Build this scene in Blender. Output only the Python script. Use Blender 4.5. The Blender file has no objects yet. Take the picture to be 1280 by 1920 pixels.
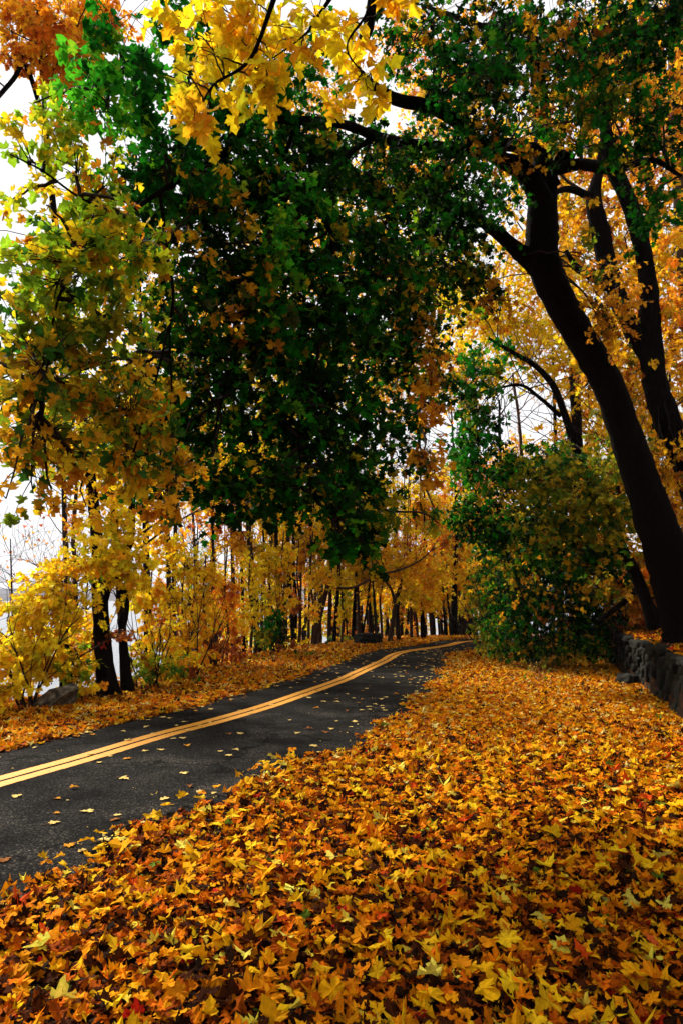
import bpy, math, random
import numpy as np
R = np.random.default_rng(7)
random.seed(7)
scn = bpy.context.scene
COL = scn.collection

# ------------------------------------------------------------------ camera model
EYE = 2.0
TILT = math.radians(7.125)
def U(px, py, d):
    """point of the place seen at photo pixel (px,py), d metres ahead of the camera"""
    v = (960 - py) / 1280.0
    fy = math.cos(TILT) - v * math.sin(TILT); fz = math.sin(TILT) + v * math.cos(TILT)
    k = d / fy
    return np.array([(px - 640) / 1280.0 * k, d, EYE + fz * k])
def G(px, py, z=0.0):
    v = (960 - py) / 1280.0
    fy = math.cos(TILT) - v * math.sin(TILT); fz = math.sin(TILT) + v * math.cos(TILT)
    k = (z - EYE) / fz
    return np.array([(px - 640) / 1280.0 * k, fy * k, z])
def rad(wpx, d): return wpx * 0.5 * d / 1280.0

# ------------------------------------------------------------------ tagging
def tag(o, label=None, cat=None, group=None, kind=None):
    if label: o['label'] = label
    if cat: o['category'] = cat
    if group: o['group'] = group
    if kind: o['kind'] = kind
    return o
def empty(name, loc, label, cat, group=None):
    o = bpy.data.objects.new(name, None); COL.objects.link(o)
    o.location = loc; o.empty_display_size = 0.2
    return tag(o, label, cat, group)

# ------------------------------------------------------------------ geometry collector
class Geo:
    def __init__(s): s.v = []; s.n = 0; s.t = []; s.q = []; s.c = []; s.hc = False
    def add(s, v, tri=None, quad=None, col=None):
        v = np.asarray(v, float).reshape(-1, 3)
        if tri is not None and len(tri): s.t.append(np.asarray(tri).reshape(-1, 3) + s.n)
        if quad is not None and len(quad): s.q.append(np.asarray(quad).reshape(-1, 4) + s.n)
        s.v.append(v); s.n += len(v)
        if col is not None: s.c.append(col); s.hc = True
    def tube(s, pts, rads, sides=6, wob=0.0, cap=False):
        P = np.asarray(pts, float); n = len(P); rr = np.asarray(rads, float)
        T = np.gradient(P, axis=0); T /= (np.linalg.norm(T, axis=1)[:, None] + 1e-9)
        ref = np.array([0.31, 0.9, 0.1]) if abs(T[:, 1]).mean() < 0.8 else np.array([1., 0, 0.2])
        A = np.cross(T, ref); A /= (np.linalg.norm(A, axis=1)[:, None] + 1e-9)
        B = np.cross(T, A)
        th = np.arange(sides) * 2 * math.pi / sides
        w = 1 + (R.normal(0, wob, (n, sides)) if wob else 0)
        ring = (A[:, None, :] * np.cos(th)[None, :, None] + B[:, None, :] * np.sin(th)[None, :, None]) * (rr[:, None] * w)[:, :, None]
        V = (P[:, None, :] + ring).reshape(-1, 3)
        i = np.arange(n - 1)[:, None] * sides; j = np.arange(sides)[None, :]; k = (j + 1) % sides
        Q = np.stack([i + j, i + k, i + sides + k, i + sides + j], -1).reshape(-1, 4)
        tri = None
        if cap:
            c = np.array([P[-1] + T[-1] * rr[-1] * 0.3]); V = np.vstack([V, c]); b = (n - 1) * sides
            tri = [[b + a, b + (a + 1) % sides, n * sides] for a in range(sides)]
        s.add(V, quad=Q, tri=tri)
    def build(s, name, mat, parent=None, smooth=True, origin=None):
        if not s.v: return None
        V = np.vstack(s.v).astype(np.float32)
        if origin is None and parent is not None: origin = np.array(parent.location)
        if origin is not None: V = V - np.asarray(origin, np.float32)
        T = np.vstack(s.t) if s.t else np.zeros((0, 3), int); Q = np.vstack(s.q) if s.q else np.zeros((0, 4), int)
        loops = np.concatenate([T.ravel(), Q.ravel()]).astype(np.int32)
        tot = np.concatenate([np.full(len(T), 3), np.full(len(Q), 4)]).astype(np.int32)
        st = np.concatenate([[0], np.cumsum(tot)[:-1]]).astype(np.int32)
        me = bpy.data.meshes.new(name)
        me.vertices.add(len(V)); me.vertices.foreach_set('co', V.ravel())
        me.loops.add(len(loops)); me.loops.foreach_set('vertex_index', loops)
        me.polygons.add(len(tot)); me.polygons.foreach_set('loop_start', st)
        try: me.polygons.foreach_set('loop_total', tot)
        except Exception: pass
        me.polygons.foreach_set('use_smooth', np.full(len(tot), smooth))
        if s.hc:
            at = me.color_attributes.new('Col', 'FLOAT_COLOR', 'POINT')
            at.data.foreach_set('color', np.vstack(s.c).astype(np.float32).ravel())
        me.materials.append(mat); me.update(calc_edges=True); me.validate()
        o = bpy.data.objects.new(name, me); COL.objects.link(o)
        if parent is not None: o.parent = parent
        elif origin is not None: o.location = origin
        return o

# ------------------------------------------------------------------ materials
def newmat(name):
    m = bpy.data.materials.new(name); m.use_nodes = True; nt = m.node_tree
    for n in list(nt.nodes): nt.nodes.remove(n)
    out = nt.nodes.new('ShaderNodeOutputMaterial')
    def N(t, **k):
        n = nt.nodes.new(t)
        for a, b in k.items(): setattr(n, a, b)
        return n
    return m, nt, N, out, nt.links.new
def ramp(N, stops):
    r = N('ShaderNodeValToRGB'); e = r.color_ramp.elements
    while len(e) < len(stops): e.new(0.5)
    for i, (p, c) in enumerate(stops): e[i].position = p; e[i].color = (*c, 1)
    return r
def leaf_mat(name, trans=0.4, rough=0.55, spec=0.2, gain=1.0):
    m, nt, N, out, L = newmat(name)
    a = N('ShaderNodeAttribute', attribute_name='Col')
    g = N('ShaderNodeNewGeometry'); no = N('ShaderNodeTexNoise'); no.inputs['Scale'].default_value = 55; no.inputs['Detail'].default_value = 2
    L(g.outputs['Position'], no.inputs['Vector'])
    mr = N('ShaderNodeMapRange'); mr.inputs[1].default_value = .3; mr.inputs[2].default_value = .7; mr.inputs[3].default_value = .78 * gain; mr.inputs[4].default_value = 1.12 * gain
    L(no.outputs['Fac'], mr.inputs[0])
    mx = N('ShaderNodeVectorMath', operation='SCALE'); L(a.outputs['Color'], mx.inputs[0]); L(mr.outputs[0], mx.inputs['Scale'])
    p = N('ShaderNodeBsdfPrincipled'); p.inputs['Roughness'].default_value = rough; p.inputs['Specular IOR Level'].default_value = spec
    t = N('ShaderNodeBsdfTranslucent'); s = N('ShaderNodeMixShader'); s.inputs[0].default_value = trans
    L(mx.outputs[0], p.inputs['Base Color']); L(mx.outputs[0], t.inputs['Color'])
    L(p.outputs[0], s.inputs[1]); L(t.outputs[0], s.inputs[2]); L(s.outputs[0], out.inputs[0])
    return m
def noise_mat(name, stops, scale=4, detail=8, rough=0.9, bump=0.3, stretch=(1, 1, 1), dist=0.02, spec=0.2, coords='Object'):
    m, nt, N, out, L = newmat(name)
    tc = N('ShaderNodeTexCoord'); mp = N('ShaderNodeMapping'); mp.inputs['Scale'].default_value = stretch
    L(tc.outputs[coords], mp.inputs[0])
    no = N('ShaderNodeTexNoise'); no.inputs['Scale'].default_value = scale; no.inputs['Detail'].default_value = detail; no.inputs['Roughness'].default_value = .65
    L(mp.outputs[0], no.inputs['Vector'])
    r = ramp(N, stops); L(no.outputs['Fac'], r.inputs[0])
    p = N('ShaderNodeBsdfPrincipled'); p.inputs['Roughness'].default_value = rough; p.inputs['Specular IOR Level'].default_value = spec
    b = N('ShaderNodeBump'); b.inputs['Strength'].default_value = bump; b.inputs['Distance'].default_value = dist
    L(no.outputs['Fac'], b.inputs['Height']); L(b.outputs[0], p.inputs['Normal']); L(r.outputs[0], p.inputs['Base Color']); L(p.outputs[0], out.inputs[0])
    return m
M = {}
M['leaf'] = leaf_mat('maple_leaf', .55, .6, .08)
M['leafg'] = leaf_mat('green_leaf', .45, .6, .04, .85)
M['dry'] = leaf_mat('dry_leaf', .22, .75, .03, .74)
M['bark'] = noise_mat('dark_bark', [(.3, (.0015, .0012, .001)), (.7, (.009, .0065, .005))], 5, 10, 1, .9, (3, 3, .5), .05, .02)
M['barkb'] = noise_mat('brown_bark', [(.3, (.016, .009, .006)), (.7, (.07, .04, .024))], 7, 10, .95, .8, (3, 3, .5), .03, .08)
M['barkm'] = noise_mat('grey_brown_bark', [(.3, (.006, .004, .003)), (.7, (.04, .026, .017))], 7, 10, 1, .7, (3, 3, .4), .03, .03)
M['twig'] = noise_mat('twig_bark', [(.3, (.01, .007, .005)), (.7, (.035, .022, .016))], 9, 3, .9, 0, (1, 1, 1), .01, .1)
M['pinktwig'] = noise_mat('reddish_twig_bark', [(.3, (.07, .03, .025)), (.7, (.16, .08, .07))], 9, 3, .9, 0, (1, 1, 1), .01, .1)
M['soil'] = noise_mat('leafy_soil', [(.3, (.004, .002, .001)), (.5, (.018, .007, .002)), (.72, (.09, .03, .005))], 9, 12, .95, .8, (1, 1, 1), .04, .1)
M['stone'] = noise_mat('mossy_slate', [(.38, (.001, .001, .0006)), (.53, (.005, .005, .002)), (.67, (.025, .02, .005)), (.85, (.08, .065, .02))], 5, 9, .9, .9, (2.5, 2.5, .6), .04, .2)
M['rock'] = noise_mat('pale_rock', [(.38, (.015, .013, .009)), (.54, (.1, .08, .05)), (.72, (.3, .25, .17))], 6, 10, .85, .7, (1, 1, 1), .03, .2)
M['hill'] = noise_mat('wooded_hill', [(.35, (.05, .05, .055)), (.65, (.13, .1, .09))], .02, 10, 1, .0, (1, 1, 1), 1, 0)

def asphalt():
    m, nt, N, out, L = newmat('asphalt')
    g = N('ShaderNodeNewGeometry')
    n1 = N('ShaderNodeTexNoise'); n1.inputs['Scale'].default_value = 45; n1.inputs['Detail'].default_value = 8; n1.inputs['Roughness'].default_value = .8
    n2 = N('ShaderNodeTexNoise'); n2.inputs['Scale'].default_value = 1.3; n2.inputs['Detail'].default_value = 7
    vo = N('ShaderNodeTexVoronoi', feature='DISTANCE_TO_EDGE'); vo.inputs['Scale'].default_value = .4
    wn = N('ShaderNodeTexNoise'); wn.inputs['Scale'].default_value = 3; wn.inputs['Detail'].default_value = 6
    va = N('ShaderNodeVectorMath', operation='ADD'); L(g.outputs['Position'], va.inputs[0]); L(wn.outputs['Color'], va.inputs[1])
    L(g.outputs['Position'], wn.inputs['Vector']); L(va.outputs[0], vo.inputs['Vector'])
    L(g.outputs['Position'], n1.inputs['Vector']); L(g.outputs['Position'], n2.inputs['Vector'])
    r1 = ramp(N, [(.4, (.002, .002, .002)), (.55, (.01, .0095, .009)), (.68, (.14, .125, .1))]); L(n1.outputs['Fac'], r1.inputs[0])
    r2 = ramp(N, [(.32, (.45, .45, .45)), (.5, (1, 1, 1)), (.68, (2.2, 2.1, 2.0))]); L(n2.outputs['Fac'], r2.inputs[0])
    r3 = ramp(N, [(0, (.08, .08, .08)), (.012, (.3, .3, .3)), (.02, (1, 1, 1))]); L(vo.outputs['Distance'], r3.inputs[0])
    m1 = N('ShaderNodeMix', data_type='RGBA', blend_type='MULTIPLY'); m1.inputs[0].default_value = 1
    L(r1.outputs[0], m1.inputs[6]); L(r2.outputs[0], m1.inputs[7])
    m2 = N('ShaderNodeMix', data_type='RGBA', blend_type='MULTIPLY'); m2.inputs[0].default_value = .8
    L(m1.outputs[2], m2.inputs[6]); L(r3.outputs[0], m2.inputs[7])
    p = N('ShaderNodeBsdfPrincipled'); p.inputs['Roughness'].default_value = .9; p.inputs['Specular IOR Level'].default_value = .02
    b = N('ShaderNodeBump'); b.inputs['Strength'].default_value = .6; b.inputs['Distance'].default_value = .006
    L(n1.outputs['Fac'], b.inputs['Height']); L(b.outputs[0], p.inputs['Normal'])
    L(m2.outputs[2], p.inputs['Base Color']); L(p.outputs[0], out.inputs[0])
    return m
M['asphalt'] = asphalt()
M['paint'] = noise_mat('yellow_road_paint', [(.3, (.02, .015, .008)), (.36, (.4, .17, .008)), (.46, (.54, .22, .004)), (.75, (.6, .26, .005))], 30, 10, .6, .3, (1, 1, 1), .003, .3)
def water():
    m, nt, N, out, L = newmat('lake_water')
    g = N('ShaderNodeNewGeometry'); n = N('ShaderNodeTexNoise'); n.inputs['Scale'].default_value = .6; n.inputs['Detail'].default_value = 6
    L(g.outputs['Position'], n.inputs['Vector'])
    b = N('ShaderNodeBump'); b.inputs['Strength'].default_value = .9; b.inputs['Distance'].default_value = .5; L(n.outputs['Fac'], b.inputs['Height'])
    p = N('ShaderNodeBsdfPrincipled'); p.inputs['Base Color'].default_value = (.16, .17, .19, 1); p.inputs['Roughness'].default_value = .12
    L(b.outputs[0], p.inputs['Normal']); L(p.outputs[0], out.inputs[0]); return m
M['water'] = water()

# ------------------------------------------------------------------ leaf templates
half = [(0, .02), (.16, -.07), (.34, -.06), (.28, .08), (.43, .13), (.57, .29), (.41, .33), (.37, .45), (.2, .42), (.25, .58), (.36, .68), (.17, .76), (0, .93)]
def outline(idx):
    p = [half[i] for i in idx]
    return np.array(p + [(-x, y) for x, y in p[1:-1]][::-1])
def template(lod, curl, dry=0):
    idx = {0: range(13), 1: (0, 2, 3, 5, 8, 10, 12), 2: (0, 2, 5, 8, 12)}[lod]
    o = outline(list(idx)); o = o * (1 + R.normal(0, .05, o.shape))
    v = np.vstack([[(0, .3)], o]) - [0, .0]
    x, y = v[:, 0], v[:, 1] - .3
    a, b, c = R.normal(0, curl, 3)
    fold = abs(R.normal(0, curl * .9))
    z = a * x * x * 2.2 + b * y * y * 2.2 + c * x * y * 2 + fold * np.abs(x) - curl * .5 * (x * x + y * y)
    if dry: z = z + R.normal(0, dry, len(z)); z[0] -= dry * 1.5 * np.sign(R.normal()); 
    n = len(o); tri = [[0, 1 + i, 1 + (i + 1) % n] for i in range(n)]
    if dry:  # curling margins pull the outline in
        k = 1 - abs(R.normal(0, .22)); sx = x * k; 
        x = sx
    V = np.stack([x, y + .3, z], 1)
    r = np.hypot(v[:, 0], v[:, 1] - .3)
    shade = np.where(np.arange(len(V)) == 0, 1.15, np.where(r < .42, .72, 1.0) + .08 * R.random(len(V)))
    return V, np.array(tri), shade
TEMPL = {(l, k): [template(l, c, d) for _ in range(n)] for l, k, c, d, n in
         [(0, 'fresh', .35, .015, 8), (1, 'fresh', .3, .0, 6), (2, 'fresh', .3, 0, 5),
          (0, 'dry', .34, .035, 24), (1, 'dry', .32, .035, 16), (2, 'dry', .3, .03, 8), (0, 'flat', .09, .012, 8), (1, 'flat', .1, .015, 6)]}
def norm(a): return a / (np.linalg.norm(a, axis=-1, keepdims=True) + 1e-9)
def leaves(geo, P, D, Nn, size, col, lod=1, kind='fresh'):
    """P base points, D direction of the leaf blade, Nn approximate normal"""
    P = np.asarray(P); n = len(P)
    if n == 0: return
    Y = norm(D); X = norm(np.cross(Y, Nn)); Z = np.cross(X, Y)
    size = np.broadcast_to(size, (n,)); T = TEMPL[(lod, kind)]; pick = R.integers(0, len(T), n)
    for k, (V, tri, sh) in enumerate(T):
        s = np.where(pick == k)[0]
        if not len(s): continue
        W = (X[s][:, None] * V[None, :, 0:1] + Y[s][:, None] * V[None, :, 1:2] + Z[s][:, None] * V[None, :, 2:3]) * size[s][:, None, None] + P[s][:, None]
        m = len(V)
        F = tri[None] + (np.arange(len(s)) * m)[:, None, None]
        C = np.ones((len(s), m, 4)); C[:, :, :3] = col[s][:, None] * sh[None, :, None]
        geo.add(W.reshape(-1, 3), tri=F.reshape(-1, 3), col=C.reshape(-1, 4))

PAL = {
 'yellow': [(5, (.94, .7, .014)), (3, (.93, .6, .012)), (1, (.85, .4, .01)), (1, (.62, .6, .02))],
 'gold': [(5, (.94, .62, .012)), (3, (.92, .5, .012)), (1.5, (.88, .34, .01)), (1, (.7, .6, .02))],
 'golddark': [(4, (.82, .46, .012)), (3, (.75, .34, .01)), (1.5, (.35, .1, .008)), (1, (.2, .17, .01))],
 'orange': [(4, (.88, .36, .012)), (3, (.78, .24, .01)), (2, (.92, .5, .015)), (1, (.5, .1, .01))],
 'rust': [(4, (.42, .11, .012)), (3, (.3, .06, .01)), (2, (.55, .2, .015))],
 'red': [(4, (.35, .03, .012)), (3, (.45, .07, .012))],
 'green': [(5, (.016, .2, .007)), (3, (.006, .12, .005)), (1.5, (.09, .26, .008))],
 'deep': [(5, (.01, .06, .002)), (4, (.004, .024, .002)), (2.6, (.016, .2, .005)), (1.4, (.1, .3, .008)), (.9, (.5, .36, .008))],  # darkest greens put the shade of thick foliage into the leaf colour
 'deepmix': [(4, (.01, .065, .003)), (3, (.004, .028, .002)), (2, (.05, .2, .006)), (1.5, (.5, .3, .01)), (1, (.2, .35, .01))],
 'bright': [(5, (.09, .48, .015)), (3, (.03, .3, .012)), (2, (.25, .5, .015))],
 'lime': [(4, (.25, .44, .015)), (3, (.5, .55, .015)), (3, (.8, .55, .012)), (1, (.05, .15, .012)), (1, (.6, .22, .01))],
 'olive': [(4, (.14, .2, .008)), (3, (.35, .3, .01)), (2, (.5, .33, .012)), (2, (.03, .12, .008))],
 'brown': [(4, (.62, .3, .01)), (3, (.75, .38, .01)), (3, (.16, .24, .01)), (2, (.7, .5, .015)), (1.5, (.03, .1, .01))],
 'brownor': [(4, (.68, .32, .01)), (3, (.55, .2, .01)), (1, (.06, .07, .01))],
}
def colours(pal, n):
    w = np.array([p[0] for p in PAL[pal]], float); c = np.array([p[1] for p in PAL[pal]])
    return c[R.choice(len(c), n, p=w / w.sum())]

def bez(a, b, c, n):
    t = np.linspace(0, 1, n)[:, None]
    return a * (1 - t) ** 2 + 2 * b * t * (1 - t) + c * t * t
def smooth(P, k=5):
    P = np.asarray(P, float)
    if len(P) < 3: return P
    out = []; E = np.vstack([2 * P[0] - P[1], P, 2 * P[-1] - P[-2]])
    for i in range(1, len(E) - 2):
        p0, p1, p2, p3 = E[i - 1], E[i], E[i + 1], E[i + 2]
        for t in np.arange(k) / k:
            out.append(.5 * (2 * p1 + (p2 - p0) * t + (2 * p0 - 5 * p1 + 4 * p2 - p3) * t * t + (3 * p1 - p0 - 3 * p2 + p3) * t ** 3))
    out.append(P[-1]); return np.array(out)

def blob(LG, WG, c, r, n, size, pal, attach=None, lod=1, spray=8, down=.7, secr=.02, twr=.005, sides=4, aniso=None, nsec=None):
    """a mass of twigs and leaves round c; branchlets run from the attach points"""
    c = np.asarray(c, float); r = np.asarray(r, float)
    nsec = nsec or max(2, int(n / 130)); secs = []
    for _ in range(nsec):
        e = c + norm(R.normal(size=3)) * r * (.25 + .5 * R.random())
        if attach is not None:
            dd = np.linalg.norm(attach - e, axis=1); st = attach[np.argsort(dd)[min(len(dd) - 1, int(abs(R.normal(0, 4))))]]
        else: st = c + R.normal(size=3) * r * .2
        ln = np.linalg.norm(e - st)
        mid = (st + e) / 2 + np.array([0, 0, .22 * ln]) + R.normal(0, .08, 3) * ln
        b = bez(st, mid, e, 9); b[1:-1] += R.normal(0, .015, (7, 3)) * ln
        WG.tube(b, np.linspace(secr, secr * .3, 9), sides); secs.append(b[2:])
    secs = np.vstack(secs)
    ns = max(3, int(n / spray))
    dirs = norm(R.normal(size=(ns, 3))); E = c + dirs * r * (R.random((ns, 1)) ** .45) * np.exp(np.abs(R.normal(0, .2, (ns, 1))))
    PP, DD, NN, CC, SS = [], [], [], [], []
    for e in E:
        dd = ((secs - e) ** 2).sum(1); st = secs[np.argpartition(dd, min(3, len(dd) - 1))[:4]][R.integers(0, min(4, len(secs)))]
        v = e - st; ln = np.linalg.norm(v)
        if ln > 1.1 * max(r): st = e - v / ln * 1.1 * max(r); v = e - st; ln = np.linalg.norm(v)
        mid = (st + e) / 2 + np.array([0, 0, .18 * ln]) + R.normal(0, .07, 3) * ln
        b = bez(st, mid, e, 5)
        WG.tube(b, np.linspace(twr, twr * .35, 5), 3)
        k = max(2, R.poisson(spray)); t = np.clip(1 - np.abs(R.normal(0, .3, k)), .15, 1)
        pos = np.stack([np.interp(t * 4, range(5), b[:, i]) for i in range(3)], 1)
        out = norm(R.normal(size=(k, 3)) + norm(v) * .6)
        pet = out * size * R.uniform(.2, .6, (k, 1)); pet[:, 2] -= size * .15
        PP.append(pos + pet)
        DD.append(out * .8 + R.normal(0, .25, (k, 3)) + np.array([0, 0, -down]))
        NN.append(R.normal(0, .55, (k, 3)) + np.array([0, -.25, .75]))
        base = colours(pal, 1)[0]; cc = np.where(R.random((k, 1)) < .6, base[None], colours(pal, k)); cc = cc * R.uniform(.72, 1.18, (k, 1)); CC.append(cc)
        SS.append(size * np.clip(R.normal(1, .2, k), .55, 1.4))
    leaves(LG, np.vstack(PP), np.vstack(DD), np.vstack(NN), np.concatenate(SS), np.clip(np.vstack(CC), 0, .92), lod)

def pxblob(LG, WG, px, py, d, rx, ry, pal, cov=2.2, size=.12, attach=None, lod=1, depth=None, **k):
    s = d / 1280.0
    r = np.array([rx * s, depth if depth else max(.5, .5 * (rx + ry) * s), ry * s])
    n = int(cov * math.pi * rx * ry / (.32 * (size / s) ** 2))
    blob(LG, WG, U(px, py, d), r, n, size, pal, attach, lod, **k)

# ------------------------------------------------------------------ road line and terrain
yl = [(0, 1467), (150, 1425), (300, 1380), (400, 1354), (500, 1325), (575, 1299), (640, 1276), (668, 1263), (719, 1240), (754, 1223), (830, 1212), (885, 1202)]
cl = np.array([G(*p)[:2] for p in yl])
d0 = norm(cl[0] - cl[2])
back = [cl[0] + d0 * k + np.array([-.004, -.0]) * k * k for k in (60, 35, 18, 9, 4)]
ahead = [cl[-1] + np.array(v) for v in [(4, 2.0), (9, 4.0), (16, 6), (28, 7), (50, 2)]]
CL = smooth(np.vstack([back, cl, ahead]), 6)
def sdist(P):
    P = np.asarray(P, float)[:, :2]; best = np.full(len(P), 1e9); sg = np.zeros(len(P))
    for a, b in zip(CL[:-1], CL[1:]):
        ab = b - a; t = np.clip(((P - a) @ ab) / (ab @ ab), 0, 1); q = P - (a + t[:, None] * ab); dd = np.hypot(q[:, 0], q[:, 1])
        cr = ab[0] * (P[:, 1] - a[1]) - ab[1] * (P[:, 0] - a[0])
        m = dd < best; best[m] = dd[m]; sg[m] = np.sign(cr[m])
    return best * sg       # positive on the lake side
WA, WB = np.array([2.55, -.7]), np.array([8.75, 23.1])
wd = norm(WB - WA); wn = np.array([wd[1], -wd[0]])      # towards the hillside
ph = R.uniform(0, 6.28, 12); fr = R.uniform(.6, 3.2, (12, 2)) * R.choice([-1, 1], (12, 2))
def bumps(P): return sum(np.sin(P[:, 0] * fr[i, 0] + P[:, 1] * fr[i, 1] + ph[i]) for i in range(12)) / 12
def sstep(x): x = np.clip(x, 0, 1); return x * x * (3 - 2 * x)
def ground_z(P):
    P = np.asarray(P, float); s = sdist(P)
    far = np.clip(s - 4.6, 0, None)
    z = -np.minimum(.3 * far + .012 * far * far * 0, 13)
    w = (P[:, :2] - WA) @ wn; al = (P[:, :2] - WA) @ wd
    hard = np.where(w > .0, 1.0 + np.clip(w - .6, 0, 4) * .85 + np.clip(w - 4.6, 0, 30) * .35, 0)
    soft = sstep((w + 1.5) / 3.2) * 1.0 + np.clip(w - .6, 0, 4) * .85 + np.clip(w - 4.6, 0, 30) * .35
    k = sstep((al - 24) / 3)
    hill = hard * (1 - k) + soft * k
    hill = np.minimum(hill, np.clip(-s - 2.7, 0, None) * .95)
    z = np.where(s < 0, hill, z)
    amp = sstep((np.abs(s) - 2.9) / 2) * .07
    amp = np.where(s < 0, amp * .8, amp)
    z = z + bumps(P) * amp - sstep((3.4 - np.abs(s)) / .4) * .012
    return z
def gz(x, y): return float(ground_z(np.array([[x, y]]))[0])

xs = np.unique(np.concatenate([-np.geomspace(14, 5000, 50), np.arange(-14, 14, .22), np.geomspace(14, 5000, 45)]))
ys = np.unique(np.concatenate([-np.geomspace(3, 3000, 26), np.arange(-3, 36, .25), np.geomspace(36, 6000, 50)]))
X, Y = np.meshgrid(xs, ys); P = np.stack([X.ravel(), Y.ravel()], 1)
g = Geo(); nx = len(xs); i = np.arange(len(ys) - 1)[:, None] * nx + np.arange(nx - 1)[None]
g.add(np.column_stack([P, ground_z(P)]), quad=np.stack([i, i + 1, i + 1 + nx, i + nx], -1).reshape(-1, 4))
tag(g.build('ground', M['soil']), 'leaf covered soil sloping from the road down to the lake', kind='structure')

def ribbon(name, sa, sb, z, mat, parent=None, a=0, b=None, jag=0.0):
    C = CL[a:b]; T = np.gradient(C, axis=0); T = norm(T); Nn = np.stack([-T[:, 1], T[:, 0]], 1)
    k = 5 if jag else 1; C = np.stack([np.interp(np.arange(len(C) * k) / k, range(len(C)), C[:, q]) for q in (0, 1)], 1); Nn = norm(np.stack([np.interp(np.arange(len(Nn) * k) / k, range(len(Nn)), Nn[:, q]) for q in (0, 1)], 1))
    ja = R.normal(0, jag, (len(C), 1)); jb = R.normal(0, jag, (len(C), 1))
    A = C + Nn * (sa + ja); B = C + Nn * (sb + jb); n = len(C)
    g = Geo(); V = np.vstack([np.column_stack([A, np.full(n, z)]), np.column_stack([B, np.full(n, z)])])
    j = np.arange(n - 1); g.add(V, quad=np.stack([j, j + n, j + n + 1, j + 1], 1)); return g.build(name, mat, parent)
road = ribbon('road', 1.17, -3.4, .006, M['asphalt'], jag=.035); tag(road, 'dark asphalt road curving away to the right between leaf covered verges', kind='structure')
tag(ribbon('yellow_line', .2, .032, .0105, M['paint'], jag=.003), 'left stripe of the double yellow centre line', kind='structure')
tag(ribbon('yellow_line', -.022, -.19, .0105, M['paint'], jag=.003), 'right stripe of the double yellow centre line', kind='structure')

# lake and far shore
g = Geo(); g.add([(-9000, 5, -6.5), (9000, 5, -6.5), (9000, 3400, -6.5), (-9000, 3400, -6.5)], quad=[[0, 1, 2, 3]])
tag(g.build('lake_water', M['water'], smooth=False), 'pale grey lake seen between the trunks', kind='structure')
def ridge(name, y0, depth, h, seed, label, hx=1.0):
    rr = np.random.default_rng(seed); X = np.linspace(-4200, 4200, 260); K = 9
    prof = sum(np.sin(X / l + rr.uniform(0, 6)) * a for l, a in ((900, .2), (380, .1), (150, .05), (60, .02), (25, .012)))
    g = Geo(); V = []
    for k in range(K):
        u = k / (K - 1); V.append(np.column_stack([X, np.full(260, y0 + depth * u), -7 + (h * (1 + prof)) * math.sin(math.pi * min(u * 1.15, 1)) ** .7 + rr.normal(0, .8, 260)]))
    i = np.arange(K - 1)[:, None] * 260 + np.arange(259)[None]
    g.add(np.vstack(V), quad=np.stack([i, i + 1, i + 261, i + 260], -1).reshape(-1, 4))
    tag(g.build(name, M['hill']), label, kind='structure')
ridge('hills', 2300, 900, 55, 3, 'low blue hills on the far side of the lake')
ridge('far_shore', 1750, 350, 20, 5, 'low wooded shore across the lake')

# ------------------------------------------------------------------ leaf litter
LIT = [(10, (.84, .24, .003)), (8, (.94, .35, .004)), (6, (.52, .1, .003)), (5, (.25, .045, .003)), (11, (.06, .014, .003)), (6, (.02, .007, .002)), (4, (.96, .5, .006)), (1.2, (.96, .7, .06)), (.7, (.5, .02, .008)), (.3, (.16, .26, .02)), (4, (.85, .18, .005))]  # near-black leaves stand in for the shaded gaps between the bright ones
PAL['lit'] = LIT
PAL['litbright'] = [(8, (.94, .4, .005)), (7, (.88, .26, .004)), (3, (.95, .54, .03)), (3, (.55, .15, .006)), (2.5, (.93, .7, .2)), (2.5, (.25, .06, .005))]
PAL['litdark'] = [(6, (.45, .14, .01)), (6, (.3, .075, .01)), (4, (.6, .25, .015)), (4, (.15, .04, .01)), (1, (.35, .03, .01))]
PAL['pale'] = [(4, (.9, .66, .25)), (3, (.85, .55, .12)), (2, (.8, .42, .04)), (1, (.55, .18, .02))]
def litter(geo, P, pal, size, lod, tilt, lift, kind='dry'):
    n = len(P); z = ground_z(P); a = R.uniform(0, 2 * math.pi, n)
    D = np.stack([np.cos(a), np.sin(a), R.normal(0, tilt * .5, n)], 1); Nn = np.stack([R.normal(0, tilt, n), R.normal(0, tilt, n), np.ones(n)], 1)
    flip = R.random(n) < .3; Nn[flip] *= -1
    h = .01 + R.random(n) * lift; s = size * np.clip(R.normal(1, .2, n), .45, 1.45)
    base = np.column_stack([P, z + h]) - norm(D) * (s * .4)[:, None]
    base[:, 2] = np.maximum(base[:, 2], z + .006 + lift * .1)
    c = colours(pal, n) * R.uniform(.7, 1.15, (n, 1))
    leaves(geo, base, D, Nn, s, np.clip(c, 0, .93), lod, kind)
def scatter(x0, x1, y0, y1, dens): 
    n = int((x1 - x0) * (y1 - y0) * dens); return np.column_stack([R.uniform(x0, x1, n), R.uniform(y0, y1, n)])
def inview(P, m=1.15, add=1.2): return (np.abs(P[:, 0]) < P[:, 1] * .5 * m + add) & (P[:, 1] > 1.6)
edge = lambda P: .16 * np.sin(P[:, 1] * 2.1 + P[:, 0]) + .12 * np.sin(P[:, 1] * 4.7 + 1) + .07 * np.sin(P[:, 1] * 11)
def wdist(P): return (P[:, :2] - WA) @ wn
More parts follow.
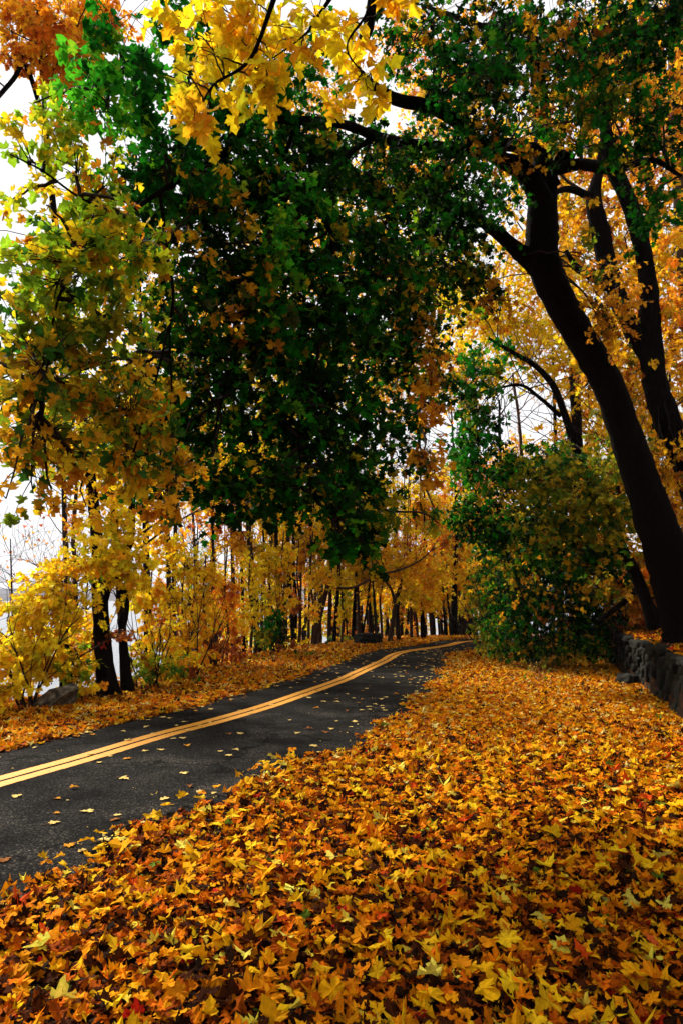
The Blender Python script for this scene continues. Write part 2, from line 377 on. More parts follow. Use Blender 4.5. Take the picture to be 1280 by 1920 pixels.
# right verge: edge of the leaf drift measured along the road
_e = np.array([G(*p)[:2] for p in [(-150, 1740), (0, 1668), (100, 1636), (225, 1580), (300, 1540), (390, 1496), (519, 1445), (590, 1421), (644, 1398), (719, 1350), (773, 1306), (812, 1266), (832, 1231)]])
_es = -sdist(_e); _o = np.argsort(_e[:, 1]); print('edge', np.round(_es, 2)); EY, ES = _e[_o, 1], _es[_o]
g = Geo()
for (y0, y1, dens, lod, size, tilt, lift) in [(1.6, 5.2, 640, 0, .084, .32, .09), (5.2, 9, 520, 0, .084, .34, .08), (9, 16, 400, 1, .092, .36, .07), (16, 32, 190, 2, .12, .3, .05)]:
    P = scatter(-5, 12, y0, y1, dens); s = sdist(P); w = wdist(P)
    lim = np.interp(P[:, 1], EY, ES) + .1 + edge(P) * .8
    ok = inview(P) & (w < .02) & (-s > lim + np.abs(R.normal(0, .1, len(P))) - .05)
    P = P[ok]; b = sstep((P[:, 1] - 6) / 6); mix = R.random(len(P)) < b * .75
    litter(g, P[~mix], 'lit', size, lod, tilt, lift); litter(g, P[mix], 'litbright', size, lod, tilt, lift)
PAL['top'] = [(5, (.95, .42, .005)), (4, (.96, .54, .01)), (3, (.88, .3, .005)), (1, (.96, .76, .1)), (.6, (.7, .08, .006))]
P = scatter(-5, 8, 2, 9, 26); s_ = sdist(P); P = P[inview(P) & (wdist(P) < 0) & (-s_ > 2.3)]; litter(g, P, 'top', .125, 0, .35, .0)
nv = g.v[-1]
for q_ in g.v[-24:]: q_[:, 2] += .085
tag(g.build('leaf_litter', M['dry'], smooth=False), 'deep orange and brown maple leaf litter covering the near right verge', 'leaf litter', kind='stuff')
g = Geo()
for (x0, x1, y0, y1, dens, lod, size) in [(-14, 0, 4, 14, 330, 1, .105), (-12, 8, 14, 36, 130, 2, .13)]:
    P = scatter(x0, x1, y0, y1, dens); s = sdist(P); ok = inview(P, 1.2) & (s > 1.12 + edge(P) * .3 + np.abs(R.normal(0, .08, len(P)))) & (s < 8)
    P = P[ok]; mix = R.random(len(P)) < .6
    litter(g, P[~mix], 'lit', size, lod, .28, .05); litter(g, P[mix], 'litbright', size, lod, .28, .05)
tag(g.build('leaf_litter', M['dry'], smooth=False), 'bright fallen leaf litter on the far left verge under the lakeside trees', 'leaf litter', kind='stuff')
g = Geo()
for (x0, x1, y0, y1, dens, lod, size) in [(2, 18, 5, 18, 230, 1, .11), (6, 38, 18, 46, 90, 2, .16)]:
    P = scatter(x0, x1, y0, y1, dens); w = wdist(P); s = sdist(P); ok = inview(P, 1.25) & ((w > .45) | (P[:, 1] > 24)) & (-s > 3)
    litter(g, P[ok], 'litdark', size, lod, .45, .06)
tag(g.build('leaf_litter', M['dry'], smooth=False), 'rust coloured leaf litter on the hillside behind the stone wall', 'leaf litter', kind='stuff')
# leaves caught on top of the wall
g = Geo(); n = 2600; al = R.uniform(0, 24.5, n); ww = R.uniform(-.05, .9, n); P = WA[None] + wd[None] * al[:, None] + wn[None] * ww[:, None]
g0 = ground_z; ground_z = lambda P: np.where(wdist(P) < .5, 1.05, np.maximum(g0(P), 1.03)); litter(g, P, 'lit', .11, 1, .3, .05); ground_z = g0
tag(g.build('leaf_litter', M['dry'], smooth=False), 'orange leaves caught along the top of the stone wall', 'leaf litter', kind='stuff')
# small fragments of leaf on the asphalt near both edges
g = Geo(); P = scatter(-8, 6, 3, 30, 30); s = sdist(P); pr = np.where(s > 0, np.exp(-(1.15 - s) / .14), np.exp(-np.abs(np.interp(P[:, 1], EY, ES) + s) / .3))
ok = inview(P) & (np.abs(s) < 3.3) & (s < 1.2) & (R.random(len(P)) < np.clip(pr, 0, 1)); litter(g, P[ok], 'pale', .06, 2, .15, .004, 'fresh')
P = scatter(3, 22, 24, 40, 5); s = sdist(P); litter(g, P[(np.abs(s) < 2.6)], 'pale', .13, 2, .1, .004, 'fresh')
tag(g.build('leaf_fragments', M['dry'], smooth=False), 'small pale leaf fragments drifted along the edges of the asphalt', 'leaf fragments', kind='stuff')

# individual leaves lying on the asphalt
variants = []
for k in range(12):
    q = Geo(); kind = ['pale yellow', 'orange', 'brown'][k % 3]
    c = np.array([{'pale yellow': (.9, .64, .2), 'orange': (.72, .3, .02), 'brown': (.33, .12, .03)}[kind]])
    leaves(q, np.array([[0, -.05, .0]]), np.array([[0., 1, .02]]), np.array([[0., 0, 1]]), np.array([.1]), c, 0, 'flat')
    m = q.v[0]; m[:, 2] -= m[:, 2].min()
    q.tube([(0, -.05, .006), (.006, -.08, .008), (.0, -.105, .004)], [.0012, .001, .0008], 4)
    q.c.append(np.tile([[.5, .2, .03, 1]], (len(q.v[-1]), 1)))
    q.v[0] = m; variants.append((kind, q))
protos = []
for kind, q in variants:
    o = q.build('fallen_leaf', M['dry'], None, False, origin=(0, 0, 0))
    tag(o, f'dry {kind} maple leaf lying alone on the dark asphalt', 'leaf', f'{kind} leaves scattered on the road'); protos.append([o, False])
cnt = 0; placed = []
while cnt < 285:
    t = R.random() ** 1.15; y = 3.6 + 24 * t; x = R.uniform(-6, 5); s = sdist(np.array([[x, y]]))[0]
    if not (-np.interp(y, EY, ES) < s < 1.1) or abs(x) > y * .53 + .2: continue
    edgep = max(math.exp(-(1.15 - s) / .25), math.exp(-(float(np.interp(y, EY, ES)) + s) / .45), .3 if y < 9 else .25)
    if s > -.9 and y < 14: edgep *= .55
    if R.random() > edgep: continue
    if any((x - a) ** 2 + (y - b) ** 2 < .02 for a, b in placed): continue
    placed.append((x, y)); k = int(R.choice([0, 3, 6, 9])) if R.random() < .68 else int(R.integers(0, 12))
    pr = protos[k]
    if not pr[1]: o = pr[0]; pr[1] = True
    else: o = pr[0].copy(); COL.objects.link(o)
    sc = R.uniform(.65, 1.25); o.scale = (sc, sc, sc); o.location = (x, y, .0125 + .001 * R.random()); o.rotation_euler = (R.normal(0, .03), R.normal(0, .03), R.uniform(0, 6.28)); cnt += 1
for o, used in protos:
    if not used: bpy.data.objects.remove(o)

def hero(px, py, size, col, label, tilt=(0, 0), rz=0.0, z=.085, name='maple_leaf'):
    p = G(px, py, z + .02); q = Geo()
    leaves(q, np.array([[0, -.4 * size, 0.]]), np.array([[0, 1, .1]]), np.array([[0, 0, 1.]]), np.array([size]), np.array([col]), 0, 'flat')
    q.tube([(0, -.4 * size, .002), (.01, -.4 * size - .04, .012), (.0, -.4 * size - .08, -.002)], [.0016, .0013, .001], 4)
    q.c.append(np.tile([[*(np.array(col) * .8), 1]], (len(q.v[-1]), 1)))
    o = q.build(name, M['dry'], None, False, origin=(0, 0, 0)); zz = gz(p[0], p[1]) + z
    o.location = (p[0], p[1], zz); o.rotation_euler = (tilt[0], tilt[1], rz); tag(o, label, 'leaf')
hero(1140, 1692, .12, (.22, .26, .05), 'dull olive green leaf beside the two dark green ones in the foreground', (.35, .1), .3)
hero(1180, 1676, .095, (.01, .13, .025), 'dark green leaf lying rightmost among the orange foreground litter', (.5, -.2), 2.2)
hero(1134, 1722, .09, (.01, .2, .03), 'narrow bright green leaf below the olive leaf in the foreground', (.2, .9), 1.2)
hero(632, 1728, .09, (.4, .015, .01), 'crimson leaf on the orange litter in the lower middle', (.2, .1), .8)
hero(948, 1745, .15, (.9, .5, .02), 'large golden yellow leaf standing out on the foreground litter', (.6, .0), .1)
hero(540, 1840, .15, (.9, .55, .02), 'large yellow leaf near the bottom edge of the litter', (.3, .15), 1.5)
hero(1225, 1768, .1, (.72, .12, .02), 'orange red leaf on the litter near the right edge', (.4, -.1), .5)
hero(1050, 1775, .12, (.75, .62, .06), 'pale lemon leaf below the golden leaf in the foreground', (.3, .3), -.5)

# ------------------------------------------------------------------ stone wall
wall = empty('stone_wall', (*(WA + wd * 12), 0), 'low mossy stone retaining wall holding back the hillside on the right', 'wall')
L_ = float(np.linalg.norm(WB - WA))
def stone_block(geo, c, half_, yaw, jit=.16, sub=3):
    n = sub; lin = np.linspace(-1, 1, n + 1); pts = {}; V = []; Q = []
    def vid(p):
        k = tuple(np.round(p, 4))
        if k not in pts: pts[k] = len(V); V.append(p)
        return pts[k]
    for ax in range(3):
        for sg in (-1, 1):
            for a in range(n):
                for b in range(n):
                    q = []
                    for (da, db) in ((0, 0), (1, 0), (1, 1), (0, 1)):
                        p = [0, 0, 0]; p[ax] = sg; p[(ax + 1) % 3] = lin[a + da]; p[(ax + 2) % 3] = lin[b + db]; q.append(vid(np.array(p, float)))
                    Q.append(q if sg > 0 else q[::-1])
    V = np.array(V); ln = np.linalg.norm(V, axis=1)[:, None]; V = V * (1 - .32 * (ln - 1) / .732 * .75); V = V * (1 + R.normal(0, jit * .5, V.shape))
    V = V * half_; ca, sa = math.cos(yaw), math.sin(yaw)
    W = np.column_stack([V[:, 0] * ca - V[:, 1] * sa, V[:, 0] * sa + V[:, 1] * ca, V[:, 2]]) + c
    geo.add(W, quad=Q)
yaw = math.atan2(wd[1], wd[0])
core = Geo()
for k in range(int(L_ / .6)):
    p = WA + wd * (k * .6 + .3) + wn * .22; stone_block(core, np.array([p[0], p[1], .38]), np.array([.33, .16, .5]), yaw, .08)
core.build('wall_core', M['stone'], wall)
face = Geo(); a = 0.0
while a < L_:
    w_ = R.uniform(.1, .26); z = -.08
    while z < .82:
        h_ = R.uniform(.14, .42); h_ = min(h_, .9 - z) if .9 - z > .1 else .1
        p = WA + wd * (a + w_ / 2) + wn * (.03 + R.normal(0, .03))
        stone_block(face, np.array([p[0], p[1], z + h_ / 2]), np.array([w_ * .52, R.uniform(.1, .17), h_ * .52]), yaw + R.normal(0, .1), .2); z += h_
    a += w_
face.build('stone_face', M['stone'], wall)
cop = Geo(); a = 0.0
while a < L_:
    w_ = R.uniform(.35, .8); p = WA + wd * (a + w_ / 2) + wn * (.14 + R.normal(0, .03))
    stone_block(cop, np.array([p[0], p[1], .95 + R.normal(0, .03)]), np.array([w_ * .52, R.uniform(.26, .36), R.uniform(.07, .13)]), yaw + R.normal(0, .06), .16, 4); a += w_
cop.build('coping', M['stone'], wall)

# rocks
def rock(name, px, py, half_, rz, rx, mat, label, ry=0, jit=.1):
    p = G(px, py); z = gz(p[0], p[1]); q = Geo(); stone_block(q, np.zeros(3), np.array(half_), 0, jit, 5)
    o = q.build(name, mat, None, False, origin=(0, 0, 0)); o.location = (p[0], p[1], z + half_[2] * .55); o.rotation_euler = (rx, ry, rz); tag(o, label, 'rock'); return o
def boulder():
    p = G(104, 1326); z = gz(p[0], p[1]); c = np.array([[-.62, -.22, .0], [-.1, -.3, -.05], [.3, -.32, .3], [-.05, -.22, .42], [-.5, .25, .02], [.38, .2, -.05], [.46, .1, .38], [.36, .2, .52]])
    F = [(0, 1, 2, 3), (1, 5, 6, 2), (3, 2, 6, 7), (0, 3, 7, 4), (4, 7, 6, 5), (0, 4, 5, 1)]; q = Geo(); n = 7; off = R.normal(0, .012, (4000, 3)); seen = {}
    for f in F:
        A, B, C, D = c[list(f)]; u = np.linspace(0, 1, n); V = []
        for a in u:
            for b in u:
                v = (A * (1 - a) + B * a) * (1 - b) + (D * (1 - a) + C * a) * b; k = tuple(np.round(v, 3)); seen.setdefault(k, len(seen)); V.append(v * .97 + off[seen[k]])
        i = np.arange(n - 1)[:, None] * n + np.arange(n - 1)[None]; q.add(V, quad=np.stack([i, i + n, i + n + 1, i + 1], -1).reshape(-1, 4))
    o = q.build('boulder', M['rock'], None, False, origin=(0, 0, 0)); o.location = (p[0], p[1], z + .02); o.scale = (.85, .85, .8); tag(o, 'pale angular boulder resting at the foot of the yellow bush', 'rock')
boulder()
rock('rock', 962, 1222, (.45, .4, .36), .5, 0, M['rock'], 'small grey rock at the bend under the dark green bush')
rock('rock', 1188, 1285, (.35, .3, .16), .2, 0, M['stone'], 'low mossy rock against the foot of the stone wall', .2)
rock('rock', 690, 1207, (.6, .4, .3), .5, 0, M['stone'], 'dark rock at the roadside below the row of trunks')

# ------------------------------------------------------------------ trees
def path_tube(geo, pts, sides=10, wob=.03, k=5, cap=False):
    """pts: (px,py,d,width_px)"""
    P = smooth([U(a, b, c) for a, b, c, w in pts], k); rr = smooth([[rad(w, c)] for a, b, c, w in pts], k)[:, 0]
    geo.tube(P, np.maximum(rr, .003), sides, wob, cap); return P

# --- the big maple on the right
base = U(1290, 1190, 14); 
maple = empty('maple_tree', (base[0], base[1], gz(base[0], base[1])), 'huge dark maple leaning left over the road from behind the stone wall', 'tree')
tr = Geo(); ATT = []
T0 = path_tube(tr, [(1312, 1250, 14, 150), (1302, 1210, 14, 122), (1292, 1170, 14, 98), (1262, 1080, 13.6, 82), (1222, 960, 13, 70), (1180, 840, 12.6, 61), (1138, 720, 12.2, 58), (1068, 600, 11.6, 58), (1020, 500, 11, 62), (1016, 420, 10.7, 62), (1018, 340, 10.5, 52)], 20, .035, 8)
tr.build('trunk', M['bark'], maple)
limbs = [
 [(1020, 350, 10.5, 60), (1018, 280, 10.3, 44), (1014, 200, 10.1, 34), (1000, 100, 9.8, 26), (990, 0, 9.4, 18), (980, -90, 9, 10)],
 [(1020, 390, 10.6, 50), (985, 325, 10, 42), (940, 300, 9.6, 34), (905, 282, 9.2, 28), (830, 277, 8.8, 24), (740, 266, 8.2, 22), (690, 250, 7.8, 20), (640, 233, 7.4, 18), (560, 225, 7, 17), (490, 228, 6.7, 18), (440, 245, 6.5, 17), (428, 282, 6.4, 14), (380, 312, 6.1, 12), (300, 360, 5.7, 10), (235, 410, 5.4, 8), (195, 475, 5.2, 6)],
 [(1075, 300, 10.4, 22), (1022, 285, 10.4, 26), (960, 272, 9.9, 26), (900, 268, 9.4, 24), (850, 225, 9, 26), (805, 200, 8.7, 26), (740, 185, 8.4, 24), (690, 155, 8.1, 22), (665, 120, 7.9, 22), (690, 50, 7.6, 24), (700, -30, 7.3, 18)],
 [(1010, 505, 11.1, 44), (965, 466, 10.8, 30), (925, 432, 10.5, 25), (870, 396, 10.2, 19), (830, 398, 9.9, 14), (800, 420, 9.6, 11), (782, 475, 9.4, 8)],
 [(700, 258, 7.9, 13), (655, 288, 7.7, 12), (622, 345, 7.5, 10), (610, 400, 7.3, 9), (622, 455, 7.2, 8), (614, 545, 7.1, 6)],
 [(440, 242, 6.5, 12), (400, 200, 6.3, 10), (330, 150, 5.8, 8), (250, 130, 5.2, 6), (190, 170, 4.8, 4)],
 [(300, 360, 5.7, 7), (315, 480, 5.7, 7), (325, 560, 5.6, 6), (308, 650, 5.5, 5), (290, 720, 5.4, 5), (250, 850, 5.2, 3)],
 [(325, 560, 5.6, 4), (318, 640, 5.6, 4), (322, 740, 5.5, 3), (300, 830, 5.4, 3)],
 [(235, 410, 5.4, 6), (160, 470, 4.9, 6), (110, 560, 4.6, 5), (90, 680, 4.5, 4), (70, 800, 4.5, 3)],
 [(235, 410, 5.4, 6), (150, 370, 4.9, 5), (80, 320, 4.6, 4), (20, 290, 4.4, 3)],
 [(614, 540, 7.1, 6), (600, 640, 7, 6), (580, 740, 6.9, 5), (560, 840, 6.7, 4), (590, 930, 6.6, 4), (650, 1010, 6.5, 3)],
 [(560, 225, 7, 10), (520, 330, 7, 9), (500, 450, 6.9, 8), (470, 570, 6.8, 6), (430, 700, 6.7, 5), (400, 820, 6.5, 4)],
 [(782, 475, 9.4, 8), (760, 560, 9, 7), (750, 660, 8.6, 6), (770, 760, 8.2, 4), (790, 850, 7.8, 3)],
 [(850, 280, 8.9, 14), (800, 360, 8.7, 10), (720, 420, 8.5, 9), (690, 520, 8.3, 7), (690, 640, 8, 5)],
 [(1016, 200, 10.1, 16), (1100, 120, 9.6, 14), (1190, 60, 9, 10), (1260, 20, 8.6, 6)],
 [(1000, 100, 9.8, 14), (930, 60, 9.2, 12), (850, 30, 8.6, 9), (790, 10, 8.2, 6)],
 [(1030, 320, 10.5, 26), (1090, 308, 10.2, 24), (1150, 318, 9.8, 20), (1220, 300, 9.3, 12), (1275, 330, 9, 7)],
]
for l in limbs:
    lg = Geo(); P = path_tube(lg, l, 9, .05, 5); lg.build('limb', M['bark'], maple)
    ATT.append(P if l is not limbs[0] else P)
ATT = np.vstack(ATT)
LG, WG = Geo(), Geo()
for a in [  # dark green hanging centre, its inner shade put into the leaf colour
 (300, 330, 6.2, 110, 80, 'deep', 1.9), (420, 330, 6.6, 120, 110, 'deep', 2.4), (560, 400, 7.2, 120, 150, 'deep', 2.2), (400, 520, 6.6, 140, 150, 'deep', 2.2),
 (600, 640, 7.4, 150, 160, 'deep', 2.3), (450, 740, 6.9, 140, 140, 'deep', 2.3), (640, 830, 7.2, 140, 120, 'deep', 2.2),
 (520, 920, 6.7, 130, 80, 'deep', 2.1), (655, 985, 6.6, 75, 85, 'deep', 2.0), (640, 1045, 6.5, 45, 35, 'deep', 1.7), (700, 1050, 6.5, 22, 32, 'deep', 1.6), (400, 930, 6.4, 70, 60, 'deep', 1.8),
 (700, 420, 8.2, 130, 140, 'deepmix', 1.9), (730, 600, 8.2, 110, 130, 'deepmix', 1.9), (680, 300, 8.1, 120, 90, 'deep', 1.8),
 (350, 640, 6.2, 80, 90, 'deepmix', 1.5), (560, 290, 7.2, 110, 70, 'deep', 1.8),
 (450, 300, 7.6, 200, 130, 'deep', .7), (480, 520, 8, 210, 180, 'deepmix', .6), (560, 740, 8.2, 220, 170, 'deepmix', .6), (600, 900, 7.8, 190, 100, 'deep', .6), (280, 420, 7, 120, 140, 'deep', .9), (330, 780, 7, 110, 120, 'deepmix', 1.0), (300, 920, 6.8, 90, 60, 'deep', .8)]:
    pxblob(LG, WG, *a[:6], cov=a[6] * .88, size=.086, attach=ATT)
for a in [  # brighter green sprays
 (185, 195, 4.7, 75, 75, 'bright', 1.9), (240, 110, 5.0, 90, 70, 'green', 1.8), (330, 40, 5.4, 80, 60, 'green', 1.6), (300, 230, 5.6, 90, 80, 'green', 1.8), (430, 200, 6.2, 110, 80, 'green', 1.6),
 (520, 470, 6.4, 50, 110, 'bright', 1.5), (520, 620, 6.5, 50, 90, 'green', 1.3), (570, 380, 6.6, 60, 60, 'bright', .8), (260, 150, 5.0, 90, 80, 'bright', .9), (330, 330, 5.8, 120, 70, 'green', 1.0), (900, 120, 8, 160, 110, 'green', .5), (1100, 150, 8.4, 150, 120, 'green', .45), (850, 350, 8.6, 130, 120, 'green', .5), (720, 480, 7.8, 110, 160, 'green', .4), (540, 150, 6.6, 120, 80, 'green', 1.5), (640, 560, 7, 60, 90, 'green', .8)]:
    pxblob(LG, WG, *a[:6], cov=a[6] * 1.0, size=.083, attach=ATT)
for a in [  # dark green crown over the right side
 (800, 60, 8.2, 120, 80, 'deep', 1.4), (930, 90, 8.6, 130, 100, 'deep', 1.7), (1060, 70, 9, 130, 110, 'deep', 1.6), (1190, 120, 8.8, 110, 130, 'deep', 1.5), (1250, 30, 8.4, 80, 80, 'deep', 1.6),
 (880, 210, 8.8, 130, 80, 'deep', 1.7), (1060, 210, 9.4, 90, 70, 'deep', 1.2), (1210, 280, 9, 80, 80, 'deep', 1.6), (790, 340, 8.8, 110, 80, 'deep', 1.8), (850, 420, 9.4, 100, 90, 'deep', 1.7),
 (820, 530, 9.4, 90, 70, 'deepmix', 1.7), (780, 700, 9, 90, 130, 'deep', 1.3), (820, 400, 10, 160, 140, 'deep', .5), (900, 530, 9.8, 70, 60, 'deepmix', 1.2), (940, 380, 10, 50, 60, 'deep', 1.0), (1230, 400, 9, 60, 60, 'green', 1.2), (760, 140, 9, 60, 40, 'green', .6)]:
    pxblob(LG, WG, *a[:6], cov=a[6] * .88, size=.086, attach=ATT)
o = LG.build('crown', M['leafg'], maple, False); o['label'] = 'dark green foliage'
LG = Geo()
for a in [  # turning leaves: yellow green, brown and orange at the left hand and lower ends
 (60, 270, 4.6, 75, 45, 'lime', 1.6), (170, 310, 5, 95, 60, 'lime', 1.4), (70, 520, 4.5, 90, 75, 'lime', 1.9), (170, 470, 4.8, 100, 70, 'lime', 1.8), (270, 470, 5.2, 70, 70, 'lime', 1.5), (210, 420, 5.0, 90, 45, 'lime', .9),
 (90, 620, 4.6, 110, 70, 'olive', 1.8), (230, 600, 5, 110, 80, 'olive', 1.6), (90, 730, 4.7, 100, 80, 'brown', 2.0), (240, 740, 5.1, 100, 90, 'brown', 1.8),
 (60, 840, 4.7, 80, 70, 'brown', 1.7), (200, 860, 5.1, 100, 75, 'brown', 1.9), (25, 930, 4.5, 35, 40, 'brown', 1.5), (320, 880, 5.4, 70, 60, 'brown', 1.4), (310, 960, 5.4, 60, 30, 'brownor', 1.5), (150, 950, 5.0, 70, 30, 'brownor', .9), (130, 560, 6, 160, 130, 'lime', .9), (140, 780, 6, 170, 140, 'olive', 1.0), (30, 420, 5, 60, 50, 'lime', .5), (25, 660, 4.8, 50, 110, 'lime', .9), (110, 250, 5.2, 60, 40, 'lime', 1.1), (150, 380, 5.4, 110, 60, 'lime', .8),
 (800, 700, 7.8, 45, 130, 'brownor', 1.0), (790, 880, 7.4, 42, 85, 'brownor', 1.2), (740, 560, 8.4, 60, 90, 'brownor', .6), (820, 980, 7.2, 18, 25, 'olive', 1.2), (480, 600, 6.2, 110, 110, 'brownor', .25), (420, 420, 6.0, 150, 100, 'brown', .22), (730, 970, 6.8, 50, 50, 'olive', 1),
 (930, 300, 8.8, 90, 70, 'brownor', .3), (920, 560, 9.6, 100, 60, 'brownor', .5), (1000, 150, 9, 250, 140, 'golddark', .4), (840, 60, 8.2, 120, 60, 'gold', .3), (80, 200, 5.0, 50, 50, 'lime', .6), (90, 450, 4.6, 110, 100, 'yellow', .25),  (1150, 560, 10.6, 50, 110, 'brownor', 1.1), (1120, 480, 10.4, 30, 60, 'olive', .5), (1100, 230, 9, 120, 90, 'olive', .4)]:
    pxblob(LG, WG, *a[:6], cov=a[6] * 1.0, size=.083, attach=ATT)
o = LG.build('crown', M['leaf'], maple, False); o['label'] = 'turning yellow, olive and brown outer foliage'
WG.build('twigs', M['twig'], maple)

# --- overhanging branch of bright yellow leaves, from a tree behind the photographer
root = np.array([2.2, -2.6, gz(2.2, -2.6)])
yt = empty('overhanging_maple', root, 'bright yellow maple branch hanging nearest the camera across the top', 'tree')
tg = Geo(); sp = smooth([root + [0, 0, -.3], root + [0, 0, 1.4], root + [-.1, .2, 3], [1.5, -1.6, 5.0], [1.0, -.6, 6.4]], 6)
tg.tube(sp, np.interp(np.arange(len(sp)), [0, 5, len(sp) - 1], [.42, .3, .14]), 12, .03); tg.build('trunk', M['bark'], yt)
bg = Geo(); b1 = smooth([sp[-1], [.8, .8, 6.0], U(560, -260, 2.6), U(560, -120, 3.0), U(520, -20, 3.3), U(470, 110, 3.4), U(400, 160, 3.4), U(370, 220, 3.3)], 6)
bg.tube(b1, np.geomspace(.1, .004, len(b1)), 7, .04)
b2 = smooth([b1[14], U(640, -60, 3.3), U(590, 40, 3.5), U(560, 75, 3.6), U(480, 130, 3.7)], 6); bg.tube(b2, np.geomspace(.03, .003, len(b2)), 6)
b3 = smooth([b1[12], U(720, -90, 3.2), U(690, 20, 3.5), U(650, 90, 3.6), U(700, 160, 3.7)], 6); bg.tube(b3, np.geomspace(.03, .003, len(b3)), 6)
bg.build('limb', M['bark'], yt); att = np.vstack([b1[10:], b2, b3])
LG, WG = Geo(), Geo()
for a in [(440, 25, 3.5, 130, 45, 'yellow', 1.7), (560, 60, 3.6, 110, 45, 'yellow', 1.4), (390, 85, 3.4, 75, 50, 'yellow', 1.7), (345, 160, 3.4, 42, 50, 'yellow', 1.5), (480, 130, 3.6, 70, 55, 'yellow', 1.6), (385, 200, 3.4, 35, 35, 'yellow', 1.1),
          (500, 175, 3.6, 35, 25, 'yellow', 1.2), (640, 130, 3.6, 45, 60, 'yellow', 1.4), (700, 180, 3.6, 26, 20, 'yellow', 1.6), (383, 258, 3.4, 22, 20, 'gold', 1.6), (620, 20, 3.6, 60, 35, 'yellow', 1.4), (745, -5, 3.4, 22, 22, 'gold', 1.6), (310, 20, 3.6, 40, 30, 'yellow', .9), (560, 110, 3.6, 50, 40, 'yellow', .9), (480, 60, 3.9, 190, 60, 'yellow', .9), (660, 70, 3.9, 70, 70, 'yellow', 1.0), (400, 20, 3.7, 60, 40, 'yellow', 1.2), (370, 190, 3.7, 60, 50, 'yellow', .7)]:
    pxblob(LG, WG, *a[:6], cov=a[6] * 1.0, size=.1, attach=att, lod=0, depth=.35, secr=.006, twr=.003, down=.95, spray=5)
up = np.array([sp[-1], [0, -.5, 7], [-2, 0, 7.5], [2.5, 0, 7.5], [-4, 2, 8.5]])
for q in up[1:]:
    bg2 = Geo(); bg2.tube(smooth([sp[-1], (sp[-1] + q) / 2 + [0, 0, .4], q], 5), np.geomspace(.1, .02, 11), 6); bg2.build('limb', M['bark'], yt)
for c in [(2.8, .3, 7.6), (3.6, 3.0, 9.4)]:  # unseen crown masses added overhead to shade the right foreground
    blob(LG, WG, c, (2.4, 2.2, 1.0), 2600, .15, 'yellow' if c[1] < 1 else 'lime', up[1:], 2, nsec=14, secr=.02)
LG.build('crown', M['leaf'], yt, False); WG.build('twigs', M['twig'], yt)

# --- generic branching for other trees
def branches(WG, start, dirv, ln, r, depth, ends, spread=.55, up=.25, sides=5, minr=.004):
    n = 6; P = [np.array(start, float)]; d = norm(np.array(dirv, float))
    for _ in range(n):
        d = norm(d + R.normal(0, .13, 3) + np.array([0, 0, up * .12])); P.append(P[-1] + d * ln / n)
    P = np.array(P); WG.tube(P, np.maximum(np.linspace(r, r * .45, n + 1), minr), sides)
    ends.append(P)
    if depth > 0:
        for _ in range(R.integers(2, 4)):
            t = R.integers(2, n + 1); nd = norm(d + norm(R.normal(size=3)) * spread * 1.5 + np.array([0, 0, up]))
            branches(WG, P[t], nd, ln * R.uniform(.5, .75), r * .5, depth - 1, ends, spread, up, max(3, sides - 1), minr)
def tree_from_pts(name, label, cat, trunks, crowns, bark='barkm', group=None, lod=2, size=.13, leafmat='leaf', limb_n=7, limb_len=2.2, depth=2, limb_t=(.35, 1), twig='twig', basez=None, bare_leaf=None, spray=7, sides=9):
    b0 = U(*trunks[0][0][:3]); z0 = gz(b0[0], b0[1])
    t = empty(name, (b0[0], b0[1], z0), label, cat, group); LG, WG = Geo(), Geo(); att = []
    for tk in trunks:
        tg = Geo(); P = path_tube(tg, tk, sides, .04, 5); att.append(P[len(P) // 3:]); tg.build('trunk' if tk is trunks[0] else 'limb', M[bark], t)
    ends = []; allp = np.vstack(att)
    for _ in range(limb_n):
        k = int(R.uniform(*limb_t) * (len(allp) - 1)); a = R.uniform(0, 6.28)
        branches(WG, allp[k], (math.cos(a), math.sin(a), R.uniform(.25, .9)), limb_len * R.uniform(.6, 1.2), rad(trunks[0][-1][3], trunks[0][-1][2]) * .55, depth, ends)
    if ends: att.append(np.vstack(ends))
    att = np.vstack(att)
    for c in crowns: pxblob(LG, WG, *c[:6], cov=c[6], size=c[7] if len(c) > 7 else size, attach=att, lod=lod, spray=spray, depth=c[8] if len(c) > 8 else None, secr=.012)
    if bare_leaf:
        E = np.vstack([e[-3:] for e in ends]); k = bare_leaf[1]; E = E[R.integers(0, len(E), k)] + R.normal(0, .12, (k, 3)); leaves(LG, E, R.normal(0, 1, (k, 3)) + [0, 0, -.5], R.normal(0, .6, (k, 3)) + [0, 0, .6], size, colours(bare_leaf[0], k), lod)
    if LG.v: LG.build('crown', M[leafmat], t, False)
    if WG.v: WG.build('branches', M[twig], t)
    return t

